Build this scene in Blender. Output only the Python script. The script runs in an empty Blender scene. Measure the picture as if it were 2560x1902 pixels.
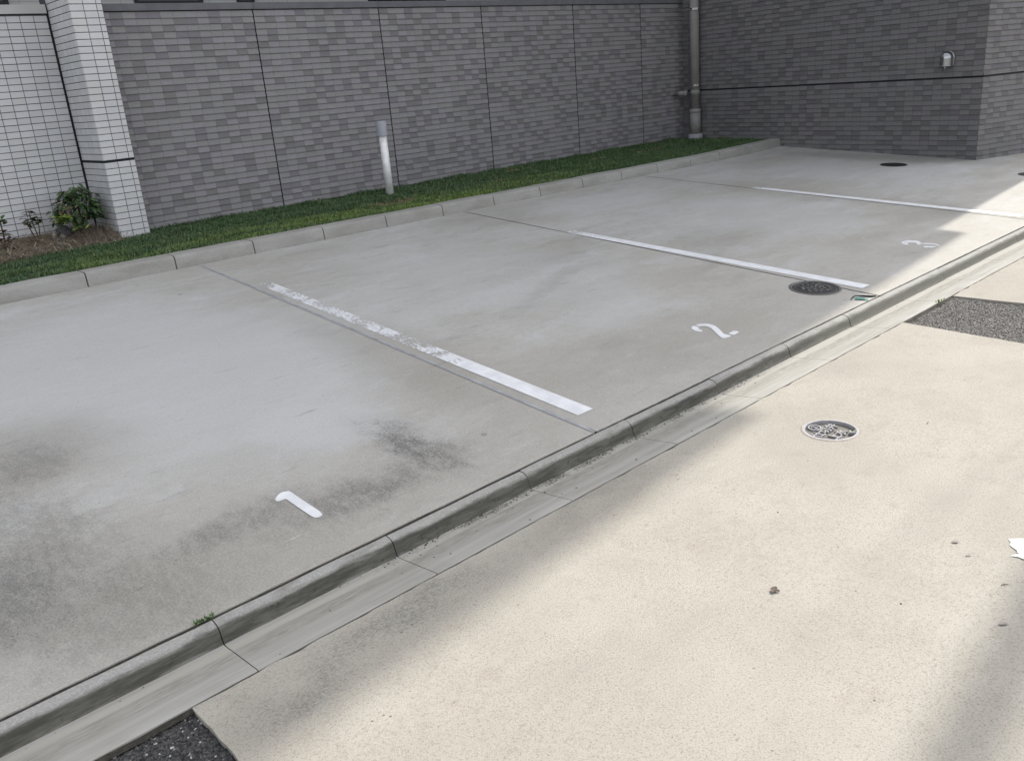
import bpy, bmesh, math, random
import numpy as np
from mathutils import Vector, Matrix, noise as mnoise
from mathutils.geometry import tessellate_polygon

random.seed(7)
rng = np.random.default_rng(7)
scene = bpy.context.scene
COL = scene.collection

# ------------------------------------------------------------------ camera
CAM = Vector((-0.7564, -2.2061, 1.3732))
cd = bpy.data.cameras.new('camera')
cam = bpy.data.objects.new('camera', cd)
COL.objects.link(cam)
right = Vector((0.725977, -0.683223, -0.078508))
down = Vector((-0.278477, -0.187668, -0.941929))
fwd = Vector((0.628815, 0.705682, -0.326505))
mw = Matrix((right, -down, -fwd)).transposed().to_4x4()
mw.translation = CAM
cam.matrix_world = mw
cd.sensor_fit = 'HORIZONTAL'
cd.sensor_width = 36.0
cd.lens = 2196.77 / 2560 * 36.0
cd.clip_start = 0.05
cd.clip_end = 500
scene.camera = cam

# ------------------------------------------------------------------ sky, sun, exposure
AZ, EL = math.atan(0.0924), math.radians(50)
w = bpy.data.worlds.new('World')
scene.world = w
w.use_nodes = True
wn = w.node_tree
wn.nodes.clear()
sky = wn.nodes.new('ShaderNodeTexSky')
sky.sky_type = 'NISHITA'
sky.sun_disc = False
sky.sun_elevation = EL
sky.sun_rotation = math.pi / 2 - AZ
sky.air_density = 1.0
sky.dust_density = 3.0
sky.ozone_density = 1.0
hs = wn.nodes.new('ShaderNodeHueSaturation')
hs.inputs['Saturation'].default_value = 0.22
bg = wn.nodes.new('ShaderNodeBackground')
bg.inputs['Strength'].default_value = 0.15
wo = wn.nodes.new('ShaderNodeOutputWorld')
wn.links.new(sky.outputs[0], hs.inputs['Color'])
wn.links.new(hs.outputs[0], bg.inputs[0])
wn.links.new(bg.outputs[0], wo.inputs[0])
sd = bpy.data.lights.new('sun', 'SUN')
sd.energy = 2.0
sd.angle = math.radians(0.53)
sd.color = (1.0, 0.945, 0.85)
sun = bpy.data.objects.new('sun', sd)
COL.objects.link(sun)
SUN = Vector((math.cos(EL) * math.cos(AZ), math.cos(EL) * math.sin(AZ), math.sin(EL)))
sun.rotation_euler = SUN.to_track_quat('Z', 'Y').to_euler()
sun.location = (20, 4, 30)
vs = scene.view_settings
vs.view_transform = 'Standard'
vs.look = 'None'
vs.gamma = 1.0
vs.use_curve_mapping = False
vs.exposure = 1.12


# ------------------------------------------------------------------ material helpers
class NT:
    def __init__(self, name):
        self.m = bpy.data.materials.new(name)
        self.m.use_nodes = True
        self.t = self.m.node_tree
        self.t.nodes.clear()
        self.out = self.t.nodes.new('ShaderNodeOutputMaterial')
        self.b = self.t.nodes.new('ShaderNodeBsdfPrincipled')
        self.t.links.new(self.b.outputs[0], self.out.inputs[0])
        self._pos = None

    def n(self, kind, **kw):
        x = self.t.nodes.new(kind)
        for k, v in kw.items():
            setattr(x, k, v)
        return x

    def set(self, sock, v):
        if isinstance(v, bpy.types.NodeSocket):
            self.t.links.new(v, sock)
        else:
            if sock.type == 'RGBA' and not isinstance(v, (int, float)) and len(v) == 3:
                v = (*v, 1)
            sock.default_value = v

    def pos(self):
        if not self._pos:
            self._pos = self.n('ShaderNodeNewGeometry').outputs['Position']
        return self._pos

    def obj(self):
        return self.n('ShaderNodeTexCoord').outputs['Object']

    def map(self, vec, loc=(0, 0, 0), rot=(0, 0, 0), scale=(1, 1, 1), kind='POINT'):
        x = self.n('ShaderNodeMapping', vector_type=kind)
        self.set(x.inputs['Vector'], vec)
        x.inputs['Location'].default_value = loc
        x.inputs['Rotation'].default_value = rot
        x.inputs['Scale'].default_value = scale
        return x.outputs[0]

    def noise(self, vec, scale, detail=4, rough=0.55, dist=0.0, color=False):
        x = self.n('ShaderNodeTexNoise')
        self.set(x.inputs['Vector'], vec)
        x.inputs['Scale'].default_value = scale
        x.inputs['Detail'].default_value = detail
        x.inputs['Roughness'].default_value = rough
        x.inputs['Distortion'].default_value = dist
        return x.outputs['Color' if color else 'Fac']

    def voro(self, vec, scale, out='Distance', feature='F1'):
        x = self.n('ShaderNodeTexVoronoi', feature=feature)
        self.set(x.inputs['Vector'], vec)
        x.inputs['Scale'].default_value = scale
        return x.outputs[out]

    def math(self, op, a, b=0.0, clamp=False):
        x = self.n('ShaderNodeMath', operation=op, use_clamp=clamp)
        self.set(x.inputs[0], a)
        self.set(x.inputs[1], b)
        return x.outputs[0]

    def ramp(self, v, a, b, c=0.0, d=1.0, smooth=True):
        x = self.n('ShaderNodeMapRange', interpolation_type='SMOOTHSTEP' if smooth else 'LINEAR')
        self.set(x.inputs['Value'], v)
        for i, q in zip(('From Min', 'From Max', 'To Min', 'To Max'), (a, b, c, d)):
            self.set(x.inputs[i], q)
        return x.outputs[0]

    def mix(self, f, a, b, mode='MIX'):
        x = self.n('ShaderNodeMix', data_type='RGBA', blend_type=mode)
        self.set(x.inputs[0], f)
        self.set(x.inputs[6], a)
        self.set(x.inputs[7], b)
        return x.outputs[2]

    def vadd(self, a, b):
        x = self.n('ShaderNodeVectorMath', operation='ADD')
        self.set(x.inputs[0], a)
        self.set(x.inputs[1], b)
        return x.outputs[0]

    def vscale(self, a, s):
        x = self.n('ShaderNodeVectorMath', operation='SCALE')
        self.set(x.inputs[0], a)
        x.inputs['Scale'].default_value = s
        return x.outputs[0]

    def length(self, a):
        x = self.n('ShaderNodeVectorMath', operation='LENGTH')
        self.set(x.inputs[0], a)
        return x.outputs['Value']

    def sep(self, a):
        x = self.n('ShaderNodeSeparateXYZ')
        self.set(x.inputs[0], a)
        return x.outputs

    def blob(self, vec, cx, cy, rx, ry, ang=0.0, soft=0.75):
        """1 inside an ellipse on the ground, fading to 0 at its rim"""
        v = self.map(vec, (cx, cy, 0), (0, 0, math.radians(ang)), (rx, ry, 1e4), 'TEXTURE')
        return self.ramp(self.length(v), 1.0 - soft, 1.0 + soft * 0.35, 1.0, 0.0)

    def bump(self, h, strength=0.3, dist=0.01):
        x = self.n('ShaderNodeBump')
        x.inputs['Strength'].default_value = strength
        x.inputs['Distance'].default_value = dist
        self.set(x.inputs['Height'], h)
        self.t.links.new(x.outputs[0], self.b.inputs['Normal'])

    def done(self, color, rough=0.85, metal=0.0, spec=0.3):
        self.set(self.b.inputs['Base Color'], color)
        self.set(self.b.inputs['Roughness'], rough)
        self.b.inputs['Metallic'].default_value = metal
        self.b.inputs['Specular IOR Level'].default_value = spec
        return self.m


def plain(name, col, rough=0.8, metal=0.0, var=0.15, scale=30, spec=0.3, bump=0.0):
    k = NT(name)
    f = k.noise(k.pos(), scale, 5)
    c = k.mix(k.ramp(f, 0.25, 0.75), [x * (1 - var) for x in col], [min(1, x * (1 + var)) for x in col])
    if bump:
        k.bump(k.noise(k.pos(), scale * 6, 4), bump, 0.004)
    return k.done(c, rough, metal, spec)


# ------------------------------------------------------------------ ground materials
def mat_lot():
    k = NT('parking_concrete')
    p = k.pos()
    warp = k.vscale(k.vadd(k.noise(p, 5.5, 6, 0.65, color=True), (-0.5, -0.5, -0.5)), 0.26)
    pw = k.vadd(p, warp)
    big = k.noise(k.map(pw, scale=(0.55, 1.25, 1)), 1.35, 5, 0.6)
    col = k.mix(k.ramp(big, 0.30, 0.70), (0.365, 0.348, 0.315), (0.450, 0.445, 0.434))
    # brushed streaks left by tyres and hosing, along the stalls' length and across
    st = k.noise(k.map(pw, rot=(0, 0, math.radians(14)), scale=(0.8, 2.6, 1)), 2.4, 7, 0.68)
    col = k.mix(k.ramp(st, 0.46, 0.74, 0, 0.7), col, (0.51, 0.515, 0.53))
    st2 = k.noise(k.map(pw, loc=(4, 2, 0), rot=(0, 0, math.radians(-8)), scale=(0.8, 2.8, 1)), 1.9, 7, 0.68)
    col = k.mix(k.ramp(st2, 0.50, 0.76, 0, 0.65), col, (0.262, 0.252, 0.230))
    mott = k.noise(p, 16, 6, 0.7)
    col = k.mix(k.ramp(mott, 0.48, 0.74, 0, 0.38), col, (0.295, 0.283, 0.255))
    front = k.ramp(k.math('ADD', k.sep(p)[1], k.math('MULTIPLY', k.math('SUBTRACT', big, 0.5), 2.2)), 1.5, 0.2, 0, 0.45)
    col = k.mix(front, col, (0.33, 0.310, 0.272))
    # cleaner worn panels
    for cx, cy, rx, ry, a, s in ((0.70, 2.1, 1.05, 1.45, 14, 0.75), (0.92, 0.90, 0.27, 0.36, 30, 0.7),
                                 (3.05, 1.95, 0.75, 1.0, 15, 0.42), (2.85, 0.92, 0.35, 0.22, 20, 0.35),
                                 (5.6, 1.9, 0.8, 1.1, 10, 0.42), (5.4, 3.2, 0.9, 0.35, 0, 0.35),
                                 (8.2, 2.2, 0.9, 1.1, 0, 0.4)):
        col = k.mix(k.math('MULTIPLY', k.blob(pw, cx, cy, rx, ry, a, 0.45), s), col, (0.478, 0.480, 0.485))
    # damp, brownish and mouldy areas
    for cx, cy, rx, ry, a, s, c in ((-0.02, 1.55, 0.42, 0.42, 20, 0.5, (0.245, 0.225, 0.192)),
                                    (1.62, 1.25, 0.32, 1.05, -4, 0.55, (0.285, 0.268, 0.235)),
                                    (0.05, 0.25, 0.7, 0.42, 0, 0.4, (0.285, 0.262, 0.226)),
                                    (-0.38, 0.50, 0.28, 0.35, 0, 0.4, (0.17, 0.168, 0.152)),
                                    (2.6, 0.45, 1.1, 0.42, 0, 0.35, (0.295, 0.283, 0.258)),
                                    (4.7, 1.55, 0.55, 0.42, 20, 0.35, (0.27, 0.26, 0.24)),
                                    (6.6, 0.75, 0.5, 0.4, 0, 0.4, (0.26, 0.25, 0.23)),
                                    (6.75, 2.2, 0.35, 1.5, 0, 0.4, (0.27, 0.26, 0.228)),
                                    (9.3, 2.4, 0.35, 1.6, 6, 0.6, (0.22, 0.213, 0.19)),
                                    (4.3, 3.6, 0.6, 0.5, 0, 0.45, (0.265, 0.253, 0.222))):
        col = k.mix(k.math('MULTIPLY', k.blob(pw, cx, cy, rx, ry, a), s), col, c)
    # tyre scuffs, thin and broken, and a few hard-edged drips
    for rot, loc, th in ((0.30, (1, 7, 0), 0.615), (-0.22, (5, 2, 0), 0.63), (0.9, (2, 3, 0), 0.66)):
        sc_ = k.noise(k.map(p, loc=loc, rot=(0, 0, rot), scale=(1.6, 13, 1)), 1.5, 9, 0.74)
        col = k.mix(k.ramp(sc_, th, th + 0.06, 0, 0.42), col, (0.16, 0.157, 0.148))
    dr = k.voro(k.vadd(p, k.vscale(k.vadd(k.noise(p, 60, 3, color=True), (-.5, -.5, -.5)), 0.02)), 2.6)
    col = k.mix(k.math('MULTIPLY', k.ramp(dr, 0.028, 0.045, 0.5, 0.0), k.ramp(k.noise(p, 1.1, 1), 0.5, 0.54)), col, (0.12, 0.115, 0.105))
    wh = k.noise(k.map(p, loc=(9, 1, 0), rot=(0, 0, 0.5), scale=(2, 11, 1)), 1.9, 8, 0.72)
    col = k.mix(k.ramp(wh, 0.62, 0.70, 0, 0.35), col, (0.60, 0.60, 0.60))
    # speckled black mould
    fine = k.noise(k.map(p, rot=(0, 0, 0.12), scale=(1.5, 0.75, 1)), 120, 7, 0.82)
    clump = k.noise(k.map(p, rot=(0, 0, 0.12), scale=(1.6, 0.7, 1)), 17, 6, 0.7)
    for cx, cy, rx, ry, a, s in ((-0.20, 0.85, 0.30, 0.75, 8, 0.4), (1.06, 0.45, 0.17, 0.42, 3, 0.9), (1.05, 0.48, 0.08, 0.20, 3, 0.35), (0.72, 0.27, 0.50, 0.18, 0, 0.7),
                                 (0.30, 0.42, 0.42, 0.14, 5, 0.55), (-0.42, 0.55, 0.3, 0.45, 0, 0.6), (-0.1, 0.2, 0.5, 0.35, 0, 0.35),
                                 (-0.07, 1.42, 0.25, 0.3, 0, 0.45), (6.65, 0.6, 0.3, 0.25, 0, 0.3),
                                 (4.0, 2.2, 2.6, 0.3, 8, 0.12), (3.0, 1.6, 0.9, 0.12, 25, 0.22)):
        m = k.blob(pw, cx, cy, rx, ry, a, 0.9)
        th = k.math('ADD', k.math('MULTIPLY', fine, 0.75), k.math('MULTIPLY', clump, 0.35))
        th = k.math('ADD', th, k.math('MULTIPLY', m, 0.14))
        sp = k.math('MULTIPLY', k.ramp(th, 0.57, 0.75), k.math('MULTIPLY', m, s))
        col = k.mix(sp, col, (0.072, 0.072, 0.068))
        col = k.mix(k.math('MULTIPLY', m, 0.20 * s), col, (0.18, 0.178, 0.165))
    # overall fine grain, dots and hairline scuffs
    g = k.noise(p, 170, 3, 0.7)
    col = k.mix(k.ramp(g, 0.25, 0.75), k.mix(0.16, col, (0, 0, 0)), k.mix(0.07, col, (1, 1, 1)))
    dots = k.voro(p, 26)
    keep = k.ramp(k.noise(p, 5.3, 2), 0.56, 0.68)
    col = k.mix(k.math('MULTIPLY', k.ramp(dots, 0.05, 0.10, 0.75, 0.0), keep), col, (0.06, 0.058, 0.055))
    k.bump(k.math('ADD', g, k.math('MULTIPLY', k.noise(p, 480, 2), 0.6)), 0.14, 0.003)
    return k.done(col, 0.72, 0, 0.35)


def mat_road():
    k = NT('road_concrete')
    p = k.pos()
    xyz = k.sep(p)
    big = k.noise(p, 1.6, 5, 0.6)
    col = k.mix(k.ramp(big, 0.3, 0.7), (0.350, 0.328, 0.290), (0.408, 0.385, 0.342))
    mid = k.noise(p, 11, 5, 0.65)
    col = k.mix(k.ramp(mid, 0.50, 0.75, 0, 0.45), col, (0.31, 0.285, 0.245))
    g1 = k.noise(p, 165, 5, 0.85)
    g2 = k.noise(p, 300, 2, 0.6)
    col = k.mix(k.ramp(g1, 0.50, 0.66, 0, 0.85), col, (0.190, 0.172, 0.142))
    col = k.mix(k.ramp(g1, 0.40, 0.30, 0, 0.55), col, (0.58, 0.55, 0.50))
    col = k.mix(k.ramp(g2, 0.60, 0.72, 0, 0.65), col, (0.17, 0.155, 0.135))
    # grey algae along the gutter
    warp = k.vscale(k.vadd(k.noise(p, 4, 4, color=True), (-0.5, -0.5, -0.5)), 0.35)
    pw = k.vadd(p, warp)
    fine = k.noise(k.map(p, rot=(0, 0, 0.1), scale=(0.8, 1.3, 1)), 120, 6, 0.78)
    for cx, cy, rx, ry, a, s in ((0.40, -0.355, 0.62, 0.085, 4, 0.6), (0.0, -0.45, 0.26, 0.12, 0, 0.55), (1.3, -0.34, 0.5, 0.07, 2, 0.3)):
        m = k.blob(pw, cx, cy, rx, ry, a, 0.9)
        t = k.math('ADD', fine, k.math('MULTIPLY', m, 0.16))
        col = k.mix(k.math('MULTIPLY', k.math('MULTIPLY', k.ramp(t, 0.55, 0.80), m), s), col, (0.075, 0.075, 0.066))
        col = k.mix(k.math('MULTIPLY', m, 0.28 * s), col, (0.22, 0.215, 0.19))
    pz = k.noise(p, 34, 6, 0.8)
    col = k.mix(k.ramp(pz, 0.58, 0.70, 0, 0.5), col, (0.20, 0.183, 0.155))
    tyre = k.noise(k.map(p, loc=(3, 0.4, 0), scale=(0.25, 2.2, 1)), 1.6, 6, 0.65)
    col = k.mix(k.ramp(tyre, 0.52, 0.72, 0, 0.22), col, (0.25, 0.235, 0.21))
    dots = k.voro(p, 30)
    keep = k.ramp(k.noise(p, 6.1, 2), 0.58, 0.66)
    col = k.mix(k.math('MULTIPLY', k.ramp(dots, 0.06, 0.13, 0.8, 0.0), keep), col, (0.07, 0.065, 0.055))
    k.bump(k.math('ADD', k.math('MULTIPLY', g1, 1.0), g2), 0.55, 0.004)
    return k.done(col, 0.85, 0, 0.3)


def mat_kerb_front():
    k = NT('kerb_concrete')
    p = k.pos()
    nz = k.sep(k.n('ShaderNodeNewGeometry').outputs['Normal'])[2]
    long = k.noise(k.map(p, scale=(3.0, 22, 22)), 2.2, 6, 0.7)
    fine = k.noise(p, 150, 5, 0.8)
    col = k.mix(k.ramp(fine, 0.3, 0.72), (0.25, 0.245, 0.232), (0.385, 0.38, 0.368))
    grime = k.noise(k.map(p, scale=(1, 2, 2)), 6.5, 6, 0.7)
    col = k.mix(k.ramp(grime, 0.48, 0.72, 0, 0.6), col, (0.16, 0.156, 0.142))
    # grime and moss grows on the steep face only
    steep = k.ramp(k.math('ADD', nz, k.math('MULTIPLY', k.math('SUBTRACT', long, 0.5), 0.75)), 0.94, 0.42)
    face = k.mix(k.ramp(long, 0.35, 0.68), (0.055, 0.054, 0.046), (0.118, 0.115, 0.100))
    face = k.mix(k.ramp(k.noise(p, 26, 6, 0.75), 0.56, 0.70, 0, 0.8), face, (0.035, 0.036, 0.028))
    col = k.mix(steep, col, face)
    lit = k.ramp(k.sep(p)[0], 2.2, 4.2, 0, 0.55)  # steep face paler along the sunlit stretch, light put into the colour
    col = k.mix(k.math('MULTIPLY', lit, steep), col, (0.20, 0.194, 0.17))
    k.bump(k.noise(p, 260, 3, 0.7), 0.4, 0.003)
    return k.done(col, 0.85, 0, 0.35)


def mat_gutter():
    k = NT('gutter_concrete')
    p = k.pos()
    y = k.sep(p)[1]
    lg = k.noise(k.map(p, scale=(1.4, 26, 1)), 1.6, 6, 0.65)
    sm = k.noise(k.map(p, scale=(5, 40, 1)), 3.0, 6, 0.7)
    col = k.mix(k.ramp(lg, 0.3, 0.7), (0.275, 0.268, 0.245), (0.35, 0.342, 0.32))
    yy = k.math('ADD', y, k.math('MULTIPLY', k.math('SUBTRACT', lg, 0.5), 0.05))
    band = k.math('MULTIPLY', k.ramp(yy, -0.19, -0.16), k.ramp(yy, -0.105, -0.125))
    col = k.mix(k.math('MULTIPLY', band, k.ramp(sm, 0.40, 0.66, 0.12, 0.75)), col, (0.19, 0.176, 0.15))
    pale = k.math('MULTIPLY', k.ramp(yy, -0.118, -0.105), k.ramp(yy, -0.075, -0.09))
    col = k.mix(k.math('MULTIPLY', pale, 0.5), col, (0.385, 0.37, 0.318))
    # silt and moss that gathers where the kerb meets the gutter
    n = k.noise(p, 110, 6, 0.78)
    patchy = k.noise(k.map(p, scale=(1, 0.2, 1)), 5.5, 4, 0.7)
    edge = k.math('MULTIPLY', k.ramp(k.math('ADD', y, k.math('MULTIPLY', k.math('SUBTRACT', n, 0.5), 0.09)), -0.118, -0.082), k.math('MULTIPLY', k.ramp(k.sep(p)[0], 0.25, 0.8, 0.15, 1), k.ramp(patchy, 0.36, 0.6, 0.25, 1)))
    edge = k.math('MULTIPLY', edge, k.ramp(k.sep(p)[0], 2.3, 3.2, 1, 0.35))
    moss = k.ramp(k.math('ADD', n, k.math('MULTIPLY', edge, 0.17)), 0.56, 0.76)
    col = k.mix(k.math('MULTIPLY', moss, k.math('MULTIPLY', edge, 0.9)), col, (0.05, 0.046, 0.034))
    k.bump(k.noise(p, 200, 2), 0.12, 0.002)
    return k.done(col, 0.7, 0, 0.35)


def mat_kerb_back():
    k = NT('edging_concrete')
    p = k.pos()
    n1 = k.noise(k.map(p, scale=(1, 1, 3)), 2.6, 6, 0.65)
    col = k.mix(k.ramp(n1, 0.3, 0.7), (0.285, 0.278, 0.258), (0.375, 0.368, 0.35))
    n2 = k.noise(p, 14, 6, 0.7)
    col = k.mix(k.ramp(n2, 0.56, 0.78, 0, 0.55), col, (0.22, 0.213, 0.19))
    col = k.mix(k.ramp(k.noise(p, 110, 3, 0.7), 0.3, 0.7), k.mix(0.12, col, (0, 0, 0)), col)
    k.bump(k.noise(p, 140, 3), 0.2, 0.003)
    return k.done(col, 0.85)


def mat_asphalt():
    k = NT('asphalt')
    p = k.pos()
    c = k.sep(k.voro(p, 230, 'Color'))[0]
    col = k.mix(k.ramp(c, 0.15, 0.95), (0.026, 0.026, 0.027), (0.085, 0.083, 0.082))
    col = k.mix(k.ramp(c, 0.975, 0.985), col, (0.42, 0.40, 0.37))
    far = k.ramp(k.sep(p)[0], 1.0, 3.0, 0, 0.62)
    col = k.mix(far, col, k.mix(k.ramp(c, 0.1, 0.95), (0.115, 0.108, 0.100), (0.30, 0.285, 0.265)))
    k.bump(k.voro(p, 140), 0.6, 0.004)
    return k.done(col, 0.8, 0, 0.35)


M = {}
M['lot'] = mat_lot()
M['road'] = mat_road()
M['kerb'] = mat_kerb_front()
M['gutter'] = mat_gutter()
M['edging'] = mat_kerb_back()
M['asphalt'] = mat_asphalt()
M['sealant'] = plain('joint_sealant', (0.32, 0.33, 0.355), 0.6, var=0.2, scale=18)
M['dirt'] = plain('joint_dirt', (0.035, 0.032, 0.026), 0.95, var=0.5, scale=60)
M['earth'] = plain('earth', (0.125, 0.098, 0.068), 0.95, var=0.35, scale=22, bump=0.5)
M['lawn_soil'] = plain('lawn_soil', (0.030, 0.036, 0.016), 0.95, var=0.4, scale=18)
M['darkjoint'] = plain('dark_joint', (0.012, 0.013, 0.016), 0.7, var=0.1)
M['coping_grey'] = plain('coping_grey', (0.150, 0.150, 0.165), 0.75, var=0.1, scale=9)
M['coping_white'] = plain('coping_white', (0.52, 0.51, 0.50), 0.7, var=0.06, scale=5)
M['pipe_grey'] = plain('pipe_grey', (0.245, 0.235, 0.228), 0.55, var=0.08, scale=8)
M['steel'] = plain('brushed_steel', (0.42, 0.42, 0.43), 0.22, 1.0, var=0.06, scale=40)
M['galv'] = plain('galvanised_steel', (0.86, 0.86, 0.86), 0.45, 0.15, var=0.12, scale=25)
M['cap_grey'] = plain('grey_plastic', (0.355, 0.37, 0.42), 0.55, var=0.04)
M['mortar'] = plain('mortar', (0.30, 0.305, 0.33), 0.85, var=0.15)
M['iron'] = plain('cast_iron', (0.030, 0.030, 0.031), 0.5, 0.0, var=0.4, scale=60, spec=0.6)
M['iron_worn'] = plain('worn_iron', (0.11, 0.108, 0.105), 0.45, 0.0, var=0.3, scale=60, spec=0.6)
M['iron_black'] = plain('black_iron', (0.012, 0.014, 0.014), 0.6, 0.0, var=0.3)
M['alu'] = plain('cast_alloy', (0.36, 0.352, 0.365), 0.45, 0.15, var=0.12, scale=60)
M['alu_floor'] = plain('cover_floor', (0.15, 0.142, 0.128), 0.8, 0.0, var=0.25, scale=40)
M['tan_ring'] = plain('mortar_ring', (0.33, 0.29, 0.245), 0.9, var=0.2, scale=60)
M['bark'] = plain('stem_bark', (0.10, 0.075, 0.055), 0.9, var=0.3)
M['stone_dark'] = plain('dark_stone', (0.085, 0.080, 0.085), 0.85, var=0.3, scale=14, bump=0.5)
M['stone_pale'] = plain('pale_stone', (0.30, 0.29, 0.24), 0.85, var=0.25, scale=24, bump=0.4)
M['deadleaf'] = plain('dead_leaf', (0.13, 0.10, 0.085), 0.8, var=0.3, scale=80)
M['deadleaf_grey'] = plain('grey_dead_leaf', (0.27, 0.24, 0.235), 0.7, var=0.2, scale=80)
M['teal'] = plain('teal_plastic', (0.055, 0.20, 0.18), 0.4, var=0.25, scale=60)
M['blackscrap'] = plain('black_scrap', (0.02, 0.022, 0.022), 0.6)
M['glass'] = plain('window_glass', (0.012, 0.014, 0.017), 0.08, var=0.05, spec=0.5)
M['frame_black'] = plain('black_frame', (0.02, 0.021, 0.024), 0.5)
M['concrete_pole'] = plain('pole_concrete', (0.36, 0.355, 0.34), 0.85)
for nm, c in (('leaf_dark', (0.030, 0.062, 0.018)), ('leaf_mid', (0.050, 0.100, 0.026)), ('leaf_yellow', (0.23, 0.31, 0.06)),
              ('leaf_red', (0.085, 0.040, 0.032)), ('leaf_olive', (0.085, 0.098, 0.050)), ('weed_green', (0.06, 0.13, 0.025))):
    M[nm] = plain(nm, c, 0.45, var=0.3, scale=45, spec=0.4)


def mat_tone(name, rough=0.6, fine=140, amp=0.12, bump=0.25):
    """tile or blade colour read from the mesh's own colour attribute"""
    k = NT(name)
    a = k.n('ShaderNodeVertexColor', layer_name='tone')
    p = k.pos()
    g = k.noise(p, fine, 4, 0.7)
    c = k.mix(k.ramp(g, 0.25, 0.75), k.mix(amp, a.outputs[0], (0, 0, 0)), k.mix(amp * 0.5, a.outputs[0], (1, 1, 1)))
    hz = k.noise(p, 1.1, 3)
    c = k.mix(k.ramp(hz, 0.3, 0.7, 0, 0.10), c, (0.08, 0.10, 0.10))
    if bump:
        k.bump(k.noise(k.map(p, scale=(1, 1, 1.6)), 90, 4, 0.7), bump, 0.003)
    return k.done(c, rough, 0, 0.3)


M['tile_grey'] = mat_tone('grey_tile')
M['tile_white'] = mat_tone('white_tile', 0.5, 60, 0.05, 0.12)
M['blade'] = mat_tone('grass_blade', 0.6, 8, 0.1, 0)
M['straw'] = mat_tone('straw', 0.9, 30, 0.2, 0)
M['grout_grey'] = plain('grey_grout', (0.27, 0.27, 0.27), 0.9, var=0.15, scale=20)
M['grout_dark'] = plain('dark_grout', (0.085, 0.086, 0.100), 0.9, var=0.15, scale=20)


def mat_upper(name, c1, c2, mortar, sx, sy):
    k = NT(name)
    p = k.obj()
    b = k.n('ShaderNodeTexBrick', offset=0.0)
    u = k.n('ShaderNodeUVMap')
    k.set(b.inputs['Vector'], u.outputs[0])
    k.set(b.inputs['Color1'], c1)
    k.set(b.inputs['Color2'], c2)
    k.set(b.inputs['Mortar'], mortar)
    b.inputs['Scale'].default_value = 1.0
    b.inputs['Mortar Size'].default_value = 0.003
    b.inputs['Brick Width'].default_value = sx
    b.inputs['Row Height'].default_value = sy
    return k.done(b.outputs[0], 0.7)


M['upper_grey'] = mat_upper('grey_tile_upper', (0.13, 0.13, 0.133), (0.09, 0.09, 0.095), (0.17, 0.17, 0.17), 0.1068, 0.0536)
M['upper_pale'] = mat_upper('pale_tile_upper', (0.50, 0.50, 0.48), (0.46, 0.46, 0.45), (0.30, 0.30, 0.30), 0.21, 0.10)


def mat_paint(name, wear):
    """white road paint; wear(k, p) gives the bare fraction 0..1"""
    k = NT(name)
    p = k.pos()
    c = k.mix(k.ramp(k.noise(p, 14, 5), 0.3, 0.7), (0.63, 0.64, 0.665), (0.75, 0.76, 0.785))
    k.done(c, 0.6)
    tr = k.n('ShaderNodeBsdfTransparent')
    mx = k.n('ShaderNodeMixShader')
    k.set(mx.inputs[0], wear(k, p))
    k.t.links.new(k.b.outputs[0], mx.inputs[1])
    k.t.links.new(tr.outputs[0], mx.inputs[2])
    k.t.links.new(mx.outputs[0], k.out.inputs[0])
    return k.m


def wear_line(y0, y1, lo, hi, extra=None):
    def f(k, p):
        y = k.sep(p)[1]
        amt = k.ramp(y, y0, y1, lo, hi, False)
        n = k.noise(k.map(p, rot=(0, 0, 0.35), scale=(1.5, 0.7, 1)), 62, 8, 0.74)
        n2 = k.noise(p, 7, 3)
        s = k.math('ADD', k.math('MULTIPLY', n, 0.62), k.math('MULTIPLY', n2, 0.38))
        if extra:
            amt = k.math('ADD', amt, k.math('MULTIPLY', k.blob(p, *extra, 0, 0.8), 0.16))
        d = k.math('SUBTRACT', k.math('ADD', s, amt), 0.5)
        return k.ramp(d, -0.01, 0.045)
    return f


M['paint_worn'] = mat_paint('worn_white_paint', wear_line(0.90, 1.15, -0.30, 0.006, (1.76, 1.02, 0.12, 0.07)))
M['paint_far'] = mat_paint('faded_white_paint', wear_line(1.9, 2.75, -0.30, 0.16))
M['paint_solid'] = mat_paint('white_paint', wear_line(-9, 9, -0.155, -0.155))
M['paint_thin'] = mat_paint('thin_white_paint', wear_line(-9, 9, -0.035, -0.035))


# ------------------------------------------------------------------ object helpers
def tag(o, label=None, cat=None, group=None, kind=None):
    if label:
        o['label'] = label
    if cat:
        o['category'] = cat
    if group:
        o['group'] = group
    if kind:
        o['kind'] = kind
    return o


def empty(name, loc=(0, 0, 0)):
    o = bpy.data.objects.new(name, None)
    o.empty_display_size = 0.1
    COL.objects.link(o)
    o.location = loc
    return o


def link(name, me, parent=None, loc=None, rot=None):
    o = bpy.data.objects.new(name, me)
    COL.objects.link(o)
    if loc is not None:
        o.location = loc
    if rot is not None:
        o.rotation_euler = rot
    if parent is not None:
        o.parent = parent
    return o


def mesh(name, verts, faces, mat, smooth=False):
    me = bpy.data.meshes.new(name)
    me.from_pydata([tuple(v) for v in verts], [], faces)
    me.materials.append(mat)
    if smooth:
        me.polygons.foreach_set('use_smooth', [True] * len(me.polygons))
    me.update()
    return me


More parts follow.
